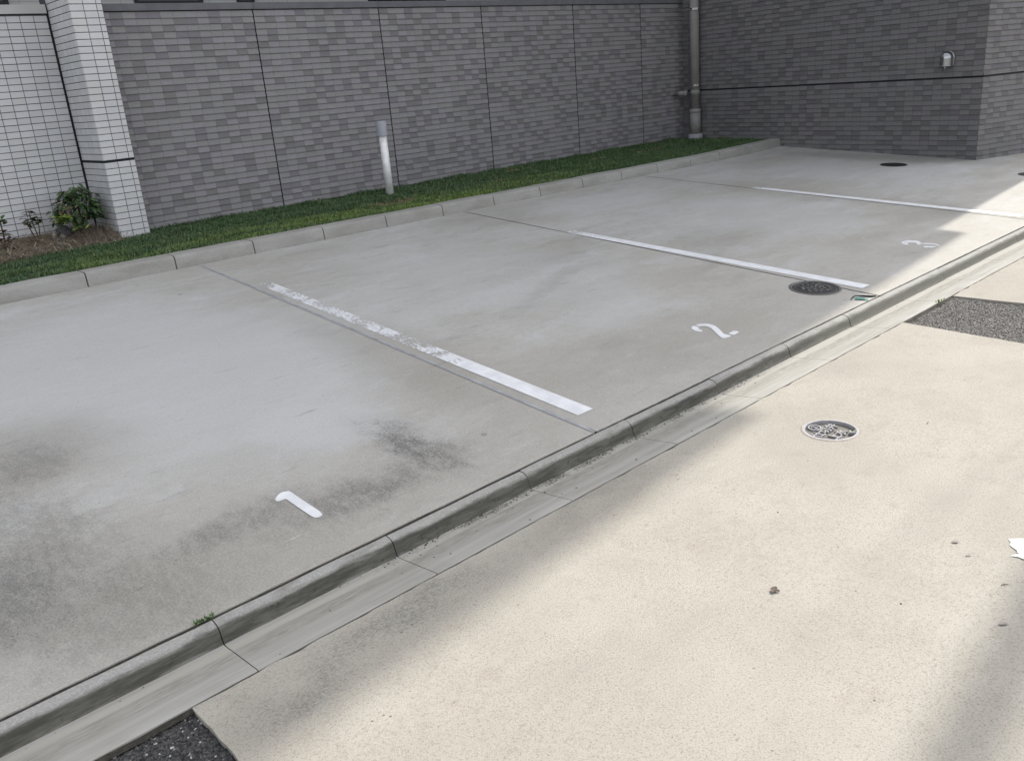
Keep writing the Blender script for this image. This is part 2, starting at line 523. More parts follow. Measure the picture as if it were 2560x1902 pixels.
class MB:
    """collects shapes into one mesh; origin is subtracted at build"""

    def __init__(self):
        self.v, self.f = [], []

    def add(self, verts, faces):
        n = len(self.v)
        self.v += [Vector(x) for x in verts]
        self.f += [[i + n for i in f] for f in faces]

    def box(self, a, b):
        (x0, y0, z0), (x1, y1, z1) = a, b
        self.add([(x0, y0, z0), (x1, y0, z0), (x1, y1, z0), (x0, y1, z0), (x0, y0, z1), (x1, y0, z1), (x1, y1, z1), (x0, y1, z1)],
                 [(3, 2, 1, 0), (4, 5, 6, 7), (0, 1, 5, 4), (1, 2, 6, 5), (2, 3, 7, 6), (3, 0, 4, 7)])

    def obox(self, o, u, v, n, a, b):
        """box in a frame: o + u*s + v*t + n*d for (s,t,d) between a and b"""
        k = len(self.v)
        self.box(a, b)
        for i in range(k, len(self.v)):
            s, t, d = self.v[i]
            self.v[i] = o + u * s + v * t + n * d

    def tube(self, pts, rad, seg=10, cap=True):
        pts = [Vector(p) for p in pts]
        rad = rad if isinstance(rad, (list, tuple)) else [rad] * len(pts)
        rings, base = [], len(self.v)
        for i, p in enumerate(pts):
            d = (pts[min(i + 1, len(pts) - 1)] - pts[max(i - 1, 0)]).normalized()
            a = d.orthogonal().normalized() if i == 0 else (a - d * a.dot(d)).normalized()
            b = d.cross(a)
            for s in range(seg):
                t = 2 * math.pi * s / seg
                self.v.append(p + (a * math.cos(t) + b * math.sin(t)) * rad[i])
        for i in range(len(pts) - 1):
            for s in range(seg):
                s2 = (s + 1) % seg
                self.f.append([base + i * seg + s, base + i * seg + s2, base + (i + 1) * seg + s2, base + (i + 1) * seg + s])
        if cap:
            self.f.append([base + s for s in range(seg)][::-1])
            self.f.append([base + (len(pts) - 1) * seg + s for s in range(seg)])

    def lathe(self, prof, c=(0, 0, 0), seg=48, start_cap=False, end_cap=False):
        """prof = [(r, z)] about a vertical axis"""
        base = len(self.v)
        for r, z in prof:
            for s in range(seg):
                t = 2 * math.pi * s / seg
                self.v.append(Vector((c[0] + r * math.cos(t), c[1] + r * math.sin(t), c[2] + z)))
        for i in range(len(prof) - 1):
            for s in range(seg):
                s2 = (s + 1) % seg
                self.f.append([base + i * seg + s, base + i * seg + s2, base + (i + 1) * seg + s2, base + (i + 1) * seg + s])
        if start_cap:
            self.f.append([base + s for s in range(seg)][::-1])
        if end_cap:
            self.f.append([base + (len(prof) - 1) * seg + s for s in range(seg)])

    def build(self, name, mat, parent=None, smooth=False, origin=None):
        o = Vector(origin) if origin is not None else (parent.location.copy() if parent is not None else Vector((0, 0, 0)))
        me = mesh(name, [v - o for v in self.v], self.f, mat, smooth)
        ob = link(name, me, parent)
        if parent is None or origin is not None:
            ob.location = o if parent is None else (o - parent.location)
        return ob


def set_tone(me, per_face):
    """one colour per face -> corner colour attribute 'tone'"""
    at = me.color_attributes.new('tone', 'FLOAT_COLOR', 'CORNER')
    tot = np.zeros(len(me.polygons), dtype=np.int32)
    me.polygons.foreach_get('loop_total', tot)
    c = np.repeat(np.asarray(per_face, dtype=np.float32), tot, axis=0)
    c = np.concatenate([c, np.ones((len(c), 1), np.float32)], axis=1)
    at.data.foreach_set('color', c.ravel())


# ------------------------------------------------------------------ surfaces of the place
D = 3.886


def lotz(x, y):
    zf = 0.0049 * x
    zb = 0.283 - 0.0055 * (x - 1.0)
    return zf + (zb - zf) * y / D


def roadz(x):
    return -0.04 + 0.0049 * x


def kerb_y(x):
    t = max(0.0, min(1.0, (x - 7.3) / 2.5))
    return D + 0.13 * t * t


# ------------------------------------------------------------------ road with its cut-outs
def jag(x0, x1, y, step, amp):
    n = max(2, int(abs(x1 - x0) / step))
    return [(x0 + (x1 - x0) * i / n, y + (mnoise.noise(Vector((x0 + (x1 - x0) * i / n, y, 3)) * 14) * amp)) for i in range(n + 1)]


VC = Vector((2.255, -0.668))
VR = 0.112
patch_right = [(3.765, -0.270), (4.402, -0.270), (4.425, -1.00), (3.690, -1.00)]
patch_left = [(-0.95, -0.270), (-0.187, -0.270), (-0.198, -0.80), (-0.95, -0.80)]


def rough_poly(q, step, amp):
    out = []
    for i in range(len(q)):
        a, b = Vector(q[i]), Vector(q[(i + 1) % len(q)])
        nn = max(2, int((b - a).length / step))
        for j in range(nn):
            p = a.lerp(b, j / nn)
            k = 0 if j == 0 else amp
            p = p + Vector((mnoise.noise(Vector((p.x * 18, p.y * 18, 1.7))), mnoise.noise(Vector((p.x * 18, p.y * 18, 7.7))))) * k
            out.append((p.x, p.y))
    return out


def edge_of(a, b):
    return rough_poly([a, b], 0.02, 0.005)[:max(2, int((Vector(b) - Vector(a)).length / 0.02))]


YE = -0.2785
outer = (jag(14, 4.402, YE, 0.02, 0.007) + edge_of((4.402, YE - 0.004), (4.425, -1.0)) + edge_of((4.425, -1.0), (3.690, -1.0)) + edge_of((3.690, -1.0), (3.765, YE - 0.004))
         + jag(3.765, -0.187, YE, 0.02, 0.007) + edge_of((-0.187, YE - 0.004), (-0.198, -0.80)) + edge_of((-0.198, -0.80), (-0.95, -0.80)) + edge_of((-0.95, -0.80), (-0.95, YE - 0.004))
         + jag(-0.95, -5, YE, 0.02, 0.007) + [(-5, -9), (14, -9)])
circ = [(VC.x + VR * math.cos(-2 * math.pi * i / 64), VC.y + VR * math.sin(-2 * math.pi * i / 64)) for i in range(64)]
loops = [[Vector((x, y, 0)) for x, y in l] for l in (outer, circ)]
tris = tessellate_polygon(loops)
flat = [v for l in loops for v in l]
rv = [(v.x, v.y, roadz(v.x)) for v in flat]
rf = [list(t) for t in tris]
n0 = len(rv)
off = 0
for l in loops:                                         # the slab's thickness round every edge
    k = len(l)
    for i in range(k):
        a, b = off + i, off + (i + 1) % k
        q = len(rv)
        rv += [(rv[a][0], rv[a][1], rv[a][2] - 0.05), (rv[b][0], rv[b][1], rv[b][2] - 0.05)]
        rf.append([a, b, q + 1, q])
    off += k
road = link('road', mesh('road', rv, rf, M['road']))
bm = bmesh.new()
bm.from_mesh(road.data)
bmesh.ops.recalc_face_normals(bm, faces=bm.faces)
if sum(f.normal.z * f.calc_area() for f in bm.faces if abs(f.normal.z) > 0.9) < 0:
    bmesh.ops.reverse_faces(bm, faces=bm.faces)
bm.to_mesh(road.data)
bm.free()
tag(road, kind='structure')

# earth under everything, out to the horizon
g = MB()
g.add([(-150, -150, -0.16), (150, -150, -0.16), (150, 150, -0.16), (-150, 150, -0.16)], [(0, 1, 2, 3)])
tag(g.build('ground', M['dirt']), kind='structure')


def asphalt(quad, depth, seed):
    xs = [p[0] for p in quad]
    ys = [p[1] for p in quad]
    x0, x1, y0, y1 = min(xs) - 0.01, max(xs) + 0.01, min(ys) - 0.01, max(ys) + 0.01
    st = 0.0045
    nx, ny = int((x1 - x0) / st), int((y1 - y0) / st)
    v, f = [], []
    for j in range(ny + 1):
        for i in range(nx + 1):
            x, y = x0 + (x1 - x0) * i / nx, y0 + (y1 - y0) * j / ny
            h = mnoise.cell(Vector((x * 190, y * 190, seed))) * 0.0035 + mnoise.noise(Vector((x * 60, y * 60, seed))) * 0.003 + mnoise.noise(Vector((x * 5, y * 5, seed))) * 0.003
            v.append((x + mnoise.noise(Vector((x * 200, y * 200, 1))) * 0.003, y + mnoise.noise(Vector((x * 200, y * 200, 9))) * 0.003, roadz(x) - depth + h))
    for j in range(ny):
        for i in range(nx):
            a = j * (nx + 1) + i
            f.append([a, a + 1, a + nx + 2, a + nx + 1])
    o = link('asphalt_patch', mesh('asphalt_patch', v, f, M['asphalt']))
    tag(o, kind='structure')
    return o


asphalt(patch_right, 0.012, 3.3)
asphalt(patch_left, 0.014, 8.1)

# ------------------------------------------------------------------ front kerb with gutter
FX = [-2.40, -1.80, -1.20, -0.60, -0.002, 0.598, 1.201, 1.795, 2.391, 3.006, 3.617, 4.247, 4.825, 5.451, 6.085, 6.69, 7.29, 7.89, 8.49, 9.09]
GX = [x + d for x, d in zip(FX, (0, 0, 0, 0, 0.0, 0.003, 0.004, 0.010, 0.018, 0.020, 0.025, 0.02, 0.02, 0.02, 0.02, 0.02, 0.02, 0.02, 0.02, 0.02))]
kerb = tag(empty('kerb', (0, 0, 0)), kind='structure')
prof_k = [(-0.004, -0.10), (-0.004, -0.005), (-0.010, 0.0), (-0.020, -0.0008)]
for t in range(1, 9):
    a = math.radians(90 - t * 10)
    prof_k.append((-0.020 - 0.033 * math.cos(a), -0.0338 + 0.033 * math.sin(a)))
prof_k += [(-0.057, -0.045), (-0.061, -0.054), (-0.067, -0.0615), (-0.074, -0.10)]
prof_g = [(-0.058, -0.110), (-0.062, -0.0585), (-0.072, -0.0600), (-0.090, -0.0585), (-0.14, -0.054), (-0.20, -0.049), (-0.262, -0.0425), (-0.266, -0.045), (-0.266, -0.11)]


def sweep(prof, x0, x1, xe0, xe1, n=8, wob=0.0012):
    v, f = [], []
    y_a, y_b = prof[0][0], prof[-1][0]
    for i in range(n + 1):
        t = i / n
        for (y, z) in prof:
            q = (y - y_a) / (y_b - y_a + 1e-9)
            bend = max(0.0, q - 0.55) * 0.6
            xa = x0 + (xe0 - x0) * (q if xe0 != x0 else 0)
            xb = x1 + (xe1 - x1) * (q if xe1 != x1 else 0)
            x = xa + (xb - xa) * t
            wv = mnoise.noise(Vector((x * 9, y * 30, z * 30))) * wob
            v.append((x, y + wv, z + 0.0049 * x + wv))
    m = len(prof)
    for i in range(n):
        for j in range(m - 1):
            a = i * m + j
            f.append([a, a + 1, a + m + 1, a + m])
    f.append(list(range(m))[::-1])
    f.append([n * m + j for j in range(m)])
    return v, f


for i in range(len(FX) - 1):
    gp = 0.0015
    dz = random.uniform(-0.0022, 0.0022)
    dy_ = random.uniform(-0.0018, 0.0012)
    v, f = sweep(prof_k, FX[i] + gp, FX[i + 1] - gp, FX[i] + gp, FX[i + 1] - gp, 20)
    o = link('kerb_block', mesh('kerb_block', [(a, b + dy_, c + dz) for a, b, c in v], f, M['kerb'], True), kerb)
    v, f = sweep(prof_g, FX[i] + gp, FX[i + 1] - gp, GX[i] + gp, GX[i + 1] - gp, 12, 0.0006)
    link('gutter_block', mesh('gutter_block', v, f, M['gutter'], True), kerb)
for o in kerb.children:
    bm = bmesh.new()
    bm.from_mesh(o.data)
    bmesh.ops.recalc_face_normals(bm, faces=bm.faces)
    bm.to_mesh(o.data)
    bm.free()
    o.data.set_sharp_from_angle(angle=math.radians(38))
c = MB()                                                # dirt that fills the cracks
for (ya, yb, z) in ((-0.012, 0.012, -0.0035), (-0.29, -0.262, -0.0485)):
    n = 300
    vv = []
    for i in range(n + 1):
        x = -3 + 13 * i / n
        r = mnoise.noise(Vector((x * 11, ya, 2))) * 0.003
        vv += [(x, ya, z + 0.0049 * x + r), (x, yb, z + 0.0049 * x + r)]
    c.add(vv, [[2 * i, 2 * i + 2, 2 * i + 3, 2 * i + 1] for i in range(n)])
c.build('joint_dirt', M['dirt'], kerb)['kind'] = 'stuff'

# grit and leaf crumbs washed against the kerb
m = MB()
tone = []
gr = random.Random(12)
for i in range(900):
    x = gr.uniform(-0.6, 4.6)
    dens = (0.12 + 0.88 * (0.5 < x < 2.6)) * max(0.0, 0.5 + 1.3 * mnoise.noise(Vector((x * 3.3, 1, 5))))
    if gr.random() > dens:
        continue
    y = -0.066 - abs(gr.gauss(0, 0.011))
    if gr.random() < 0.12:
        y = gr.uniform(-0.25, -0.08)
    zg_ = -0.0585 + 0.0049 * x + max(0.0, (-y - 0.09)) * 0.093
    r_ = gr.uniform(0.0012, 0.0042)
    a_ = gr.uniform(0, 6.28)
    p0 = Vector((x, y, zg_))
    c_, s_ = math.cos(a_) * r_, math.sin(a_) * r_
    m.add([p0 + Vector((c_ * 1.7, s_ * 1.7, 0)), p0 + Vector((-s_, c_, 0)), p0 + Vector((-c_ * 1.2, -s_ * 1.2, 0)), p0 + Vector((s_, -c_, 0)), p0 + Vector((0, 0, r_ * gr.uniform(0.5, 1.2)))],
          [(0, 1, 4), (1, 2, 4), (2, 3, 4), (3, 0, 4)])
    b_ = gr.uniform(0.5, 1.3)
    t_ = gr.choice([(0.045, 0.040, 0.028), (0.06, 0.048, 0.032), (0.035, 0.036, 0.025), (0.16, 0.15, 0.13)])
    tone += [[q_ * b_ for q_ in t_]] * 4
go = m.build('grit', M['straw'], None)
set_tone(go.data, tone)
tag(go, kind='stuff')

# ------------------------------------------------------------------ parking slabs, seams
SE = [((-6.0, 0), (-6.0, D)), ((1.636, 0.0), (1.800, D)), ((4.077, 0.0), (4.272, D)), ((6.628, 0.0), (6.79, D)), ((14.5, 0), (14.5, D))]


def seam_x(i, y):
    (xa, ya), (xb, yb) = SE[i]
    return xa + (xb - xa) * (y - ya) / (yb - ya)


for i in range(4):
    nx, ny = (90, 90) if i < 3 else (60, 60)
    v, f = [], []
    for j in range(ny + 1):
        y = 0.002 + (4.6 - 0.002) * (j / ny) ** 1.3
        xa, xb = seam_x(i, y) + 0.006 * (i > 0), seam_x(i + 1, y) - 0.006 * (i < 3)
        for t in range(nx + 1):
            x = xa + (xb - xa) * t / nx
            yy = y
            if j == 0:
                yy += 0.003 * mnoise.noise(Vector((x * 22, 5, 1))) + 0.0015
            ex = 0
            if t in (0, nx) and 0 < i + (t > 0) < 4:
                ex = 0.003 * mnoise.noise(Vector((y * 16, i, 4)))
            v.append((x + ex, yy, lotz(x, yy)))
    for j in range(ny):
        for t in range(nx):
            a = j * (nx + 1) + t
            f.append([a, a + 1, a + nx + 2, a + nx + 1])
    k = len(v)                                           # front and side skirts
    for t in range(nx + 1):
        v.append((v[t][0], v[t][1], v[t][2] - 0.06))
    for t in range(nx):
        f.append([t + 1, t, k + t, k + t + 1])
    slab = link('parking_slab', mesh('parking_slab', v, f, M['lot'], True))
    slab.data.set_sharp_from_angle(angle=math.radians(40))
    tag(slab, kind='structure')
    if i > 0:
        s = MB()
        n = 60
        wd = (0, 0.016, 0.007, 0.006)[i]
        vv = []
        for q in range(n + 1):
            y = 0.004 + (D - 0.004) * q / n
            x = seam_x(i, y)
            r = 0.004 * mnoise.noise(Vector((y * 4, i * 3, 0)))
            vv += [(x - wd * 0.9 + r, y, lotz(x, y) + 0.0012 + 0.001 * (i == 1)), (x + 0.004, y, lotz(x, y) + (0.0012 if i == 1 else -0.002)), (x + 0.011, y, lotz(x, y) - 0.006)]
        s.add(vv, [ff for q in range(n) for ff in ([3 * q, 3 * q + 1, 3 * q + 4, 3 * q + 3], [3 * q + 1, 3 * q + 2, 3 * q + 5, 3 * q + 4])])
        s.build('joint_sealant', M['sealant'], slab)


# ------------------------------------------------------------------ painted lines and numbers
def strip(name, a0, a1, b0, b1, mat, n=60, lift=0.002):
    """paint between edge a0->a1 and edge b0->b1"""
    v = []
    for i in range(n + 1):
        t = i / n
        for p, q in ((a0, a1), (b0, b1)):
            x, y = p[0] + (q[0] - p[0]) * t, p[1] + (q[1] - p[1]) * t
            v.append((x, y, lotz(x, y) + lift))
    f = [[2 * i, 2 * i + 1, 2 * i + 3, 2 * i + 2] for i in range(n)]
    o = Vector((a1[0], a1[1], lotz(*a1)))
    ob = link(name, mesh(name, [Vector(p) - o for p in v], f, mat))
    ob.location = o
    return ob


tag(strip('painted_line', (1.816, 3.10), (1.702, 0.160), (1.900, 3.085), (1.795, 0.158), M['paint_worn']),
    'flaking white stall line between the painted numbers 1 and 2', 'painted line', 'white stall lines')
tag(strip('painted_line', (4.204, 2.90), (4.150, 0.140), (4.296, 2.90), (4.246, 0.139), M['paint_far']),
    'solid white stall line running past the dark drain cover', 'painted line', 'white stall lines')
tag(strip('painted_line', (6.735, 3.15), (6.690, 0.137), (6.828, 3.15), (6.782, 0.136), M['paint_far']),
    'farthest white stall line, half in sunlight near the kerb', 'painted line', 'white stall lines')


def glyph(name, polys, mat, label):
    allp = [p for q in polys for p in q]
    cx, cy = sum(p[0] for p in allp) / len(allp), sum(p[1] for p in allp) / len(allp)
    o = Vector((cx, cy, lotz(cx, cy)))
    v, f = [], []
    for q in polys:
        pts = [Vector((x, y, 0)) for x, y in q]
        # soften the outline: one round of corner cutting
        sm = []
        for i in range(len(pts)):
            a, b = pts[i], pts[(i + 1) % len(pts)]
            for t_ in (0.2, 0.4, 0.6, 0.8):
                c_ = a.lerp(b, t_)
                jt = 0.0012 * mnoise.noise(Vector((c_.x * 160, c_.y * 160, 3)))
                sm.append(c_ + Vector((jt, -jt, 0)))
        k = len(v)
        for t in tessellate_polygon([sm]):
            f.append([k + i for i in t])
        v += [Vector((p.x, p.y, lotz(p.x, p.y) + 0.002)) - o for p in sm]
    me = mesh(name, v, f, mat)
    bm = bmesh.new()
    bm.from_mesh(me)
    bmesh.ops.recalc_face_normals(bm, faces=bm.faces)
    for fc in bm.faces:
        if fc.normal.z < 0:
            fc.normal_flip()
    bm.to_mesh(me)
    bm.free()
    ob = link(name, me)
    ob.location = o
    return tag(ob, label, 'painted number', 'painted stall numbers')


glyph('painted_number', [[(0.461, 0.457), (0.473, 0.471), (0.489, 0.484), (0.507, 0.491), (0.522, 0.484), (0.53, 0.476), (0.531, 0.459), (0.530, 0.438), (0.530, 0.385), (0.530, 0.324), (0.530, 0.283), (0.527, 0.258), (0.521, 0.248), (0.511, 0.244), (0.501, 0.246), (0.495, 0.254), (0.492, 0.267), (0.492, 0.324), (0.492, 0.378), (0.493, 0.43), (0.49, 0.439), (0.478, 0.44), (0.468, 0.44), (0.462, 0.447)]],
      M['paint_solid'], 'white number 1 painted on the nearest parking slab')
glyph('painted_number', [
    [(2.973, 0.481), (2.999, 0.477), (3.02, 0.462), (3.033, 0.44), (3.033, 0.413), (3.023, 0.385), (2.991, 0.339), (2.954, 0.294), (2.947, 0.278), (2.953, 0.271), (2.953, 0.254), (2.949, 0.242), (2.922, 0.239), (2.894, 0.248), (2.891, 0.258), (2.906, 0.285), (2.932, 0.32), (2.962, 0.359), (2.986, 0.395), (2.994, 0.422), (2.987, 0.439), (2.969, 0.448), (2.966, 0.463)],
    [(2.92, 0.469), (2.95, 0.482), (2.959, 0.479), (2.957, 0.463), (2.953, 0.445), (2.934, 0.435), (2.929, 0.42), (2.923, 0.398), (2.901, 0.391), (2.893, 0.405), (2.894, 0.428), (2.905, 0.452)],
    [(2.97, 0.275), (2.993, 0.276), (3.023, 0.277), (3.032, 0.262), (3.023, 0.244), (3.003, 0.243), (2.979, 0.238), (2.965, 0.244), (2.967, 0.259)]],
      M['paint_solid'], 'white stencilled number 2 painted on the middle slab')
glyph('painted_number', [
    [(5.382, 0.465), (5.428, 0.469), (5.465, 0.453), (5.492, 0.41), (5.487, 0.385), (5.449, 0.353), (5.402, 0.335), (5.381, 0.339), (5.39, 0.359), (5.425, 0.377), (5.419, 0.401), (5.405, 0.427), (5.382, 0.425), (5.358, 0.4), (5.337, 0.396), (5.329, 0.415), (5.35, 0.443)],
    [(5.432, 0.345), (5.456, 0.329), (5.47, 0.302), (5.476, 0.271), (5.461, 0.243), (5.439, 0.225), (5.422, 0.224), (5.441, 0.246), (5.447, 0.27), (5.43, 0.307), (5.414, 0.336)],
    [(5.348, 0.297), (5.373, 0.296), (5.389, 0.268), (5.405, 0.231), (5.396, 0.227), (5.361, 0.234), (5.338, 0.257), (5.33, 0.282)]],
      M['paint_thin'], 'faint white number 3 painted at the edge of the sunlight')

# remnant of a road marking at the right edge
q = [(1.808, -1.465), (1.790, -1.478), (1.778, -1.478), (1.766, -1.490), (1.757, -1.505), (1.746, -1.509), (1.742, -1.518), (1.727, -1.507), (1.716, -1.502), (1.722, -1.520), (1.719, -1.536), (1.72, -1.62), (1.80, -1.80), (1.95, -1.80), (1.97, -1.62), (1.86, -1.53), (1.838, -1.498)]
me = mesh('road_marking', [(x, y, roadz(x) + 0.003) for x, y in q], [list(t)[::-1] for t in tessellate_polygon([[Vector((x, y, 0)) for x, y in q]])], M['paint_solid'])
rm = link('road_marking', me)
for pl_ in me.polygons:
    if pl_.normal.z < 0:
        pl_.flip()
tag(rm, 'ragged end of a white marking painted on the sunlit road', 'road marking')

# ------------------------------------------------------------------ back kerb
kb = tag(empty('kerb', (0, 0, 0)), kind='structure')
BX = [1.026 + 0.6018 * i for i in range(-7, 15)]
BX[-1] = 9.80
BX = [x for x in BX if x <= 9.80]
if BX[-1] < 9.79:
    BX.append(9.80)


def back_block(x0, x1):
    n = 6
    pr_ = [(0.0, -0.06), (0.0, 0.0), (0.008, 0.076)]
    for t in range(1, 6):
        a = math.radians(180 - t * 16)
        pr_.append((0.030 + 0.022 * math.cos(a), 0.072 + 0.022 * math.sin(a)))
    pr_ += [(0.040, 0.0955), (0.150, 0.0965), (0.158, 0.088), (0.158, -0.03)]
    v, f = [], []
    for i in range(n + 1):
        x = x0 + (x1 - x0) * i / n
        for y, z in pr_:
            wv = 0.002 * mnoise.noise(Vector((x * 6, y * 30, z * 20)))
            yk = kerb_y(x)
            v.append((x, yk + y + wv, lotz(x, yk) + z + wv))
    m = len(pr_)
    for i in range(n):
        for j in range(m - 1):
            a = i * m + j
            f.append([a + m, a + m + 1, a + 1, a])
    f.append(list(range(m)))
    f.append([n * m + j for j in range(m)][::-1])
    return v, f


for a, b in zip(BX[:-1], BX[1:]):
    v, f = back_block(a + 0.004, b - 0.004)
    dz = random.uniform(-0.002, 0.002)
    o = link('kerb_block', mesh('kerb_block', [(x, y, z + dz) for x, y, z in v], f, M['edging'], True), kb)
    bm = bmesh.new()
    bm.from_mesh(o.data)
    bmesh.ops.recalc_face_normals(bm, faces=bm.faces)
    bm.to_mesh(o.data)
    bm.free()
    o.data.set_sharp_from_angle(angle=math.radians(40))
jm = MB()
for x in BX[1:-1]:
    yk = kerb_y(x)
    z = lotz(x, yk)
    jm.box((x - 0.0045, yk + 0.016, z - 0.05), (x + 0.0045, yk + 0.15, z + 0.088))
jm.build('joint_mortar', M['dirt'], kb)

# ------------------------------------------------------------------ tiled walls
UP = Vector((0, 0, 1))
TONES_L = [(0.254, 0.243, 0.256), (0.250, 0.242, 0.248), (0.262, 0.248, 0.270), (0.250, 0.245, 0.247)]
TONES_D = [(0.178, 0.168, 0.179), (0.171, 0.165, 0.168), (0.182, 0.167, 0.189)]
TONES_W = [(0.66, 0.66, 0.67), (0.64, 0.64, 0.635), (0.68, 0.68, 0.69), (0.63, 0.63, 0.645)]


def tile_shape(wd, ht, d_top, d_bot):
    x, y = wd / 2, ht / 2
    c = 0.0012
    cs = 0.0002
    v = [(-x, -y, 0), (x, -y, 0), (x, y, 0), (-x, y, 0),
         (-x + cs, -y + 0.0006, d_bot), (x - cs, -y + 0.0006, d_bot), (x - cs, y - c, d_top), (-x + cs, y - c, d_top)]
    f = [(4, 5, 6, 7), (0, 1, 5, 4), (1, 2, 6, 5), (2, 3, 7, 6), (3, 0, 4, 7)]
    return v, f


_cache = {}


def tile_mesh(key, mat, tone, wd, ht, dt, db):
    k = (key, tone, round(wd, 4), round(ht, 4))
    if k not in _cache:
        v, f = tile_shape(wd, ht, dt, db)
        me = mesh('tile', v, f, M[mat])
        set_tone(me, [tone] * len(f))
        _cache[k] = me
    return _cache[k]


def in_view(p, margin=0.03):
    d = p - CAM
    z = d.dot(fwd)
    if z < 0.1:
        return False
    x, y = d.dot(right) / z * 2196.77 + 1280, d.dot(down) / z * 2196.77 + 951
    return -2560 * margin < x < 2560 * (1 + margin) and -1902 * margin < y < 1902 * (1 + margin)


def tile_wall(parent, faces, mat, style, limit=300, ground=None, dim=1.0):
    """faces: list of (origin, u, n, cells) with cells = (s0, s1, t0, t1) in the wall's own plane.
    The tiles that show largest become parts of their own, the rest one part."""
    items = []
    for (o, u, n, cells) in faces:
        for (s0, s1, t0, t1) in cells:
            c_ = o + u * ((s0 + s1) / 2) + UP * ((t0 + t1) / 2)
            items.append((c_, u, n, s1 - s0, t1 - t0))
    vis = []
    for i, it in enumerate(items):
        if in_view(it[0]) and (ground is None or it[0].z > ground(it[0]) - 0.02):
            d = it[0] - CAM
            area = abs(it[2].dot(d.normalized())) * it[3] * it[4] / d.length_squared
            vis.append((-area, i))
    vis.sort()
    single = {i for _, i in vis[:limit]}
    B, T = [], []
    nface = []
    verts, fcs = [], []
    darks = set()
    base = parent.location
    for i, (c_, u, n, wd, ht) in enumerate(items):
        if style == 'grey':
            key = (round(c_.dot(u) / 0.1068), round(c_.z / 0.0536))
            near = ((key[0] - 1, key[1]) in darks) + ((key[0], key[1] - 1) in darks) + ((key[0], key[1] + 1) in darks)
            is_d = random.random() < (0.42, 0.20, 0.07, 0.04)[near]
            if is_d:
                darks.add(key)
            tone = random.choice(TONES_D) if is_d else random.choice(TONES_L)
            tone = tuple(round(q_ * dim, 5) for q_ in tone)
            dt, db = 0.0030, 0.0115
        else:
            tone = random.choice(TONES_W)
            dt, db = 0.0035, 0.0038
        jit = random.uniform(-0.0006, 0.0006)
        if i in single:
            o = link('tile', tile_mesh(style, mat, tone, wd, ht, dt, db), parent)
            o.matrix_local = Matrix.Translation(c_ - base + n * jit) @ Matrix((u, UP, n)).transposed().to_4x4()
        else:
            v, f = tile_shape(wd, ht, dt, db)
            k = len(verts)
            verts += [c_ - base + u * a + UP * b + n * (d + jit) for a, b, d in v]
            fcs += [[k + q for q in ff] for ff in f]
            s = 1 + random.uniform(-0.05, 0.05)
            nface += [[x * s for x in tone]] * len(f)
    if verts:
        me = mesh('tile_field', verts, fcs, M[mat])
        set_tone(me, nface)
        o = link('tile_field', me, parent)
        o['kind'] = 'stuff'


def cells(s_edges, t_edges, gs, gt, skip=()):
    out = []
    for a, b in zip(s_edges[:-1], s_edges[1:]):
        if b - a < 0.012 or any(abs((a + b) / 2 - q) < 0.009 for q in skip):
            continue
        for c_, d in zip(t_edges[:-1], t_edges[1:]):
            if d - c_ < 0.015:
                continue
            out.append((a + gs / 2, b - gs / 2, c_ + gt / 2, d - gt / 2))
    return out


# ---- dark boundary wall
W = 5.663
wall = tag(empty('boundary_wall', (2.07, W, 0.30)), 'dark grey tiled boundary wall with flat coping behind the lawn', 'wall')
mbw = MB()
mbw.box((2.075, W + 0.003, 0.05), (9.955, W + 0.15, 2.122))
mbw.build('wall_core', M['grout_grey'], wall)
JX = [3.482, 4.870, 6.248, 7.734, 9.025]
segs = [2.078] + JX + [9.950]
trows = [2.117 - 0.0536 * i for i in range(37)][::-1]
cl = []
for a, b in zip(segs[:-1], segs[1:]):
    a2, b2 = a + 0.006, b - 0.006
    n = max(1, round((b2 - a2) / 0.1068))
    ed = [a2 + (b2 - a2) * i / n for i in range(n + 1)]
    if a == segs[0]:
        ed = [a2] + [b2 - 0.1068 * i for i in range(13, -1, -1)]
    cl += cells(ed, trows, 0.0008, 0.0042)
tile_wall(wall, [(Vector((0, W + 0.003, 0)), Vector((1, 0, 0)), Vector((0, -1, 0)), cl)], 'tile_grey', 'grey', 300, lambda p: 0.35)
for x in JX:
    m = MB()
    m.box((x - 0.0055, W - 0.002, 0.05), (x + 0.0055, W + 0.0035, 2.1205))
    m.build('expansion_joint', M['darkjoint'], wall)
m = MB()
m.box((2.075, W - 0.001, 2.1175), (9.95, W + 0.004, 2.1245))
m.build('shadow_gap', M['darkjoint'], wall)
cseg = [2.078, 3.490, 4.873, 6.25, 7.736, 9.03, 9.95]
for a, b in zip(cseg[:-1], cseg[1:]):
    m = MB()
    m.add([(a + 0.002, W - 0.016, 2.125), (b - 0.002, W - 0.016, 2.125), (b - 0.002, W + 0.17, 2.125), (a + 0.002, W + 0.17, 2.125),
           (a + 0.002, W - 0.016, 2.181), (b - 0.002, W - 0.016, 2.181), (b - 0.002, W + 0.17, 2.189), (a + 0.002, W + 0.17, 2.189)],
          [(3, 2, 1, 0), (4, 5, 6, 7), (0, 1, 5, 4), (1, 2, 6, 5), (2, 3, 7, 6), (3, 0, 4, 7)])
    m.build('coping', M['coping_grey'], wall)

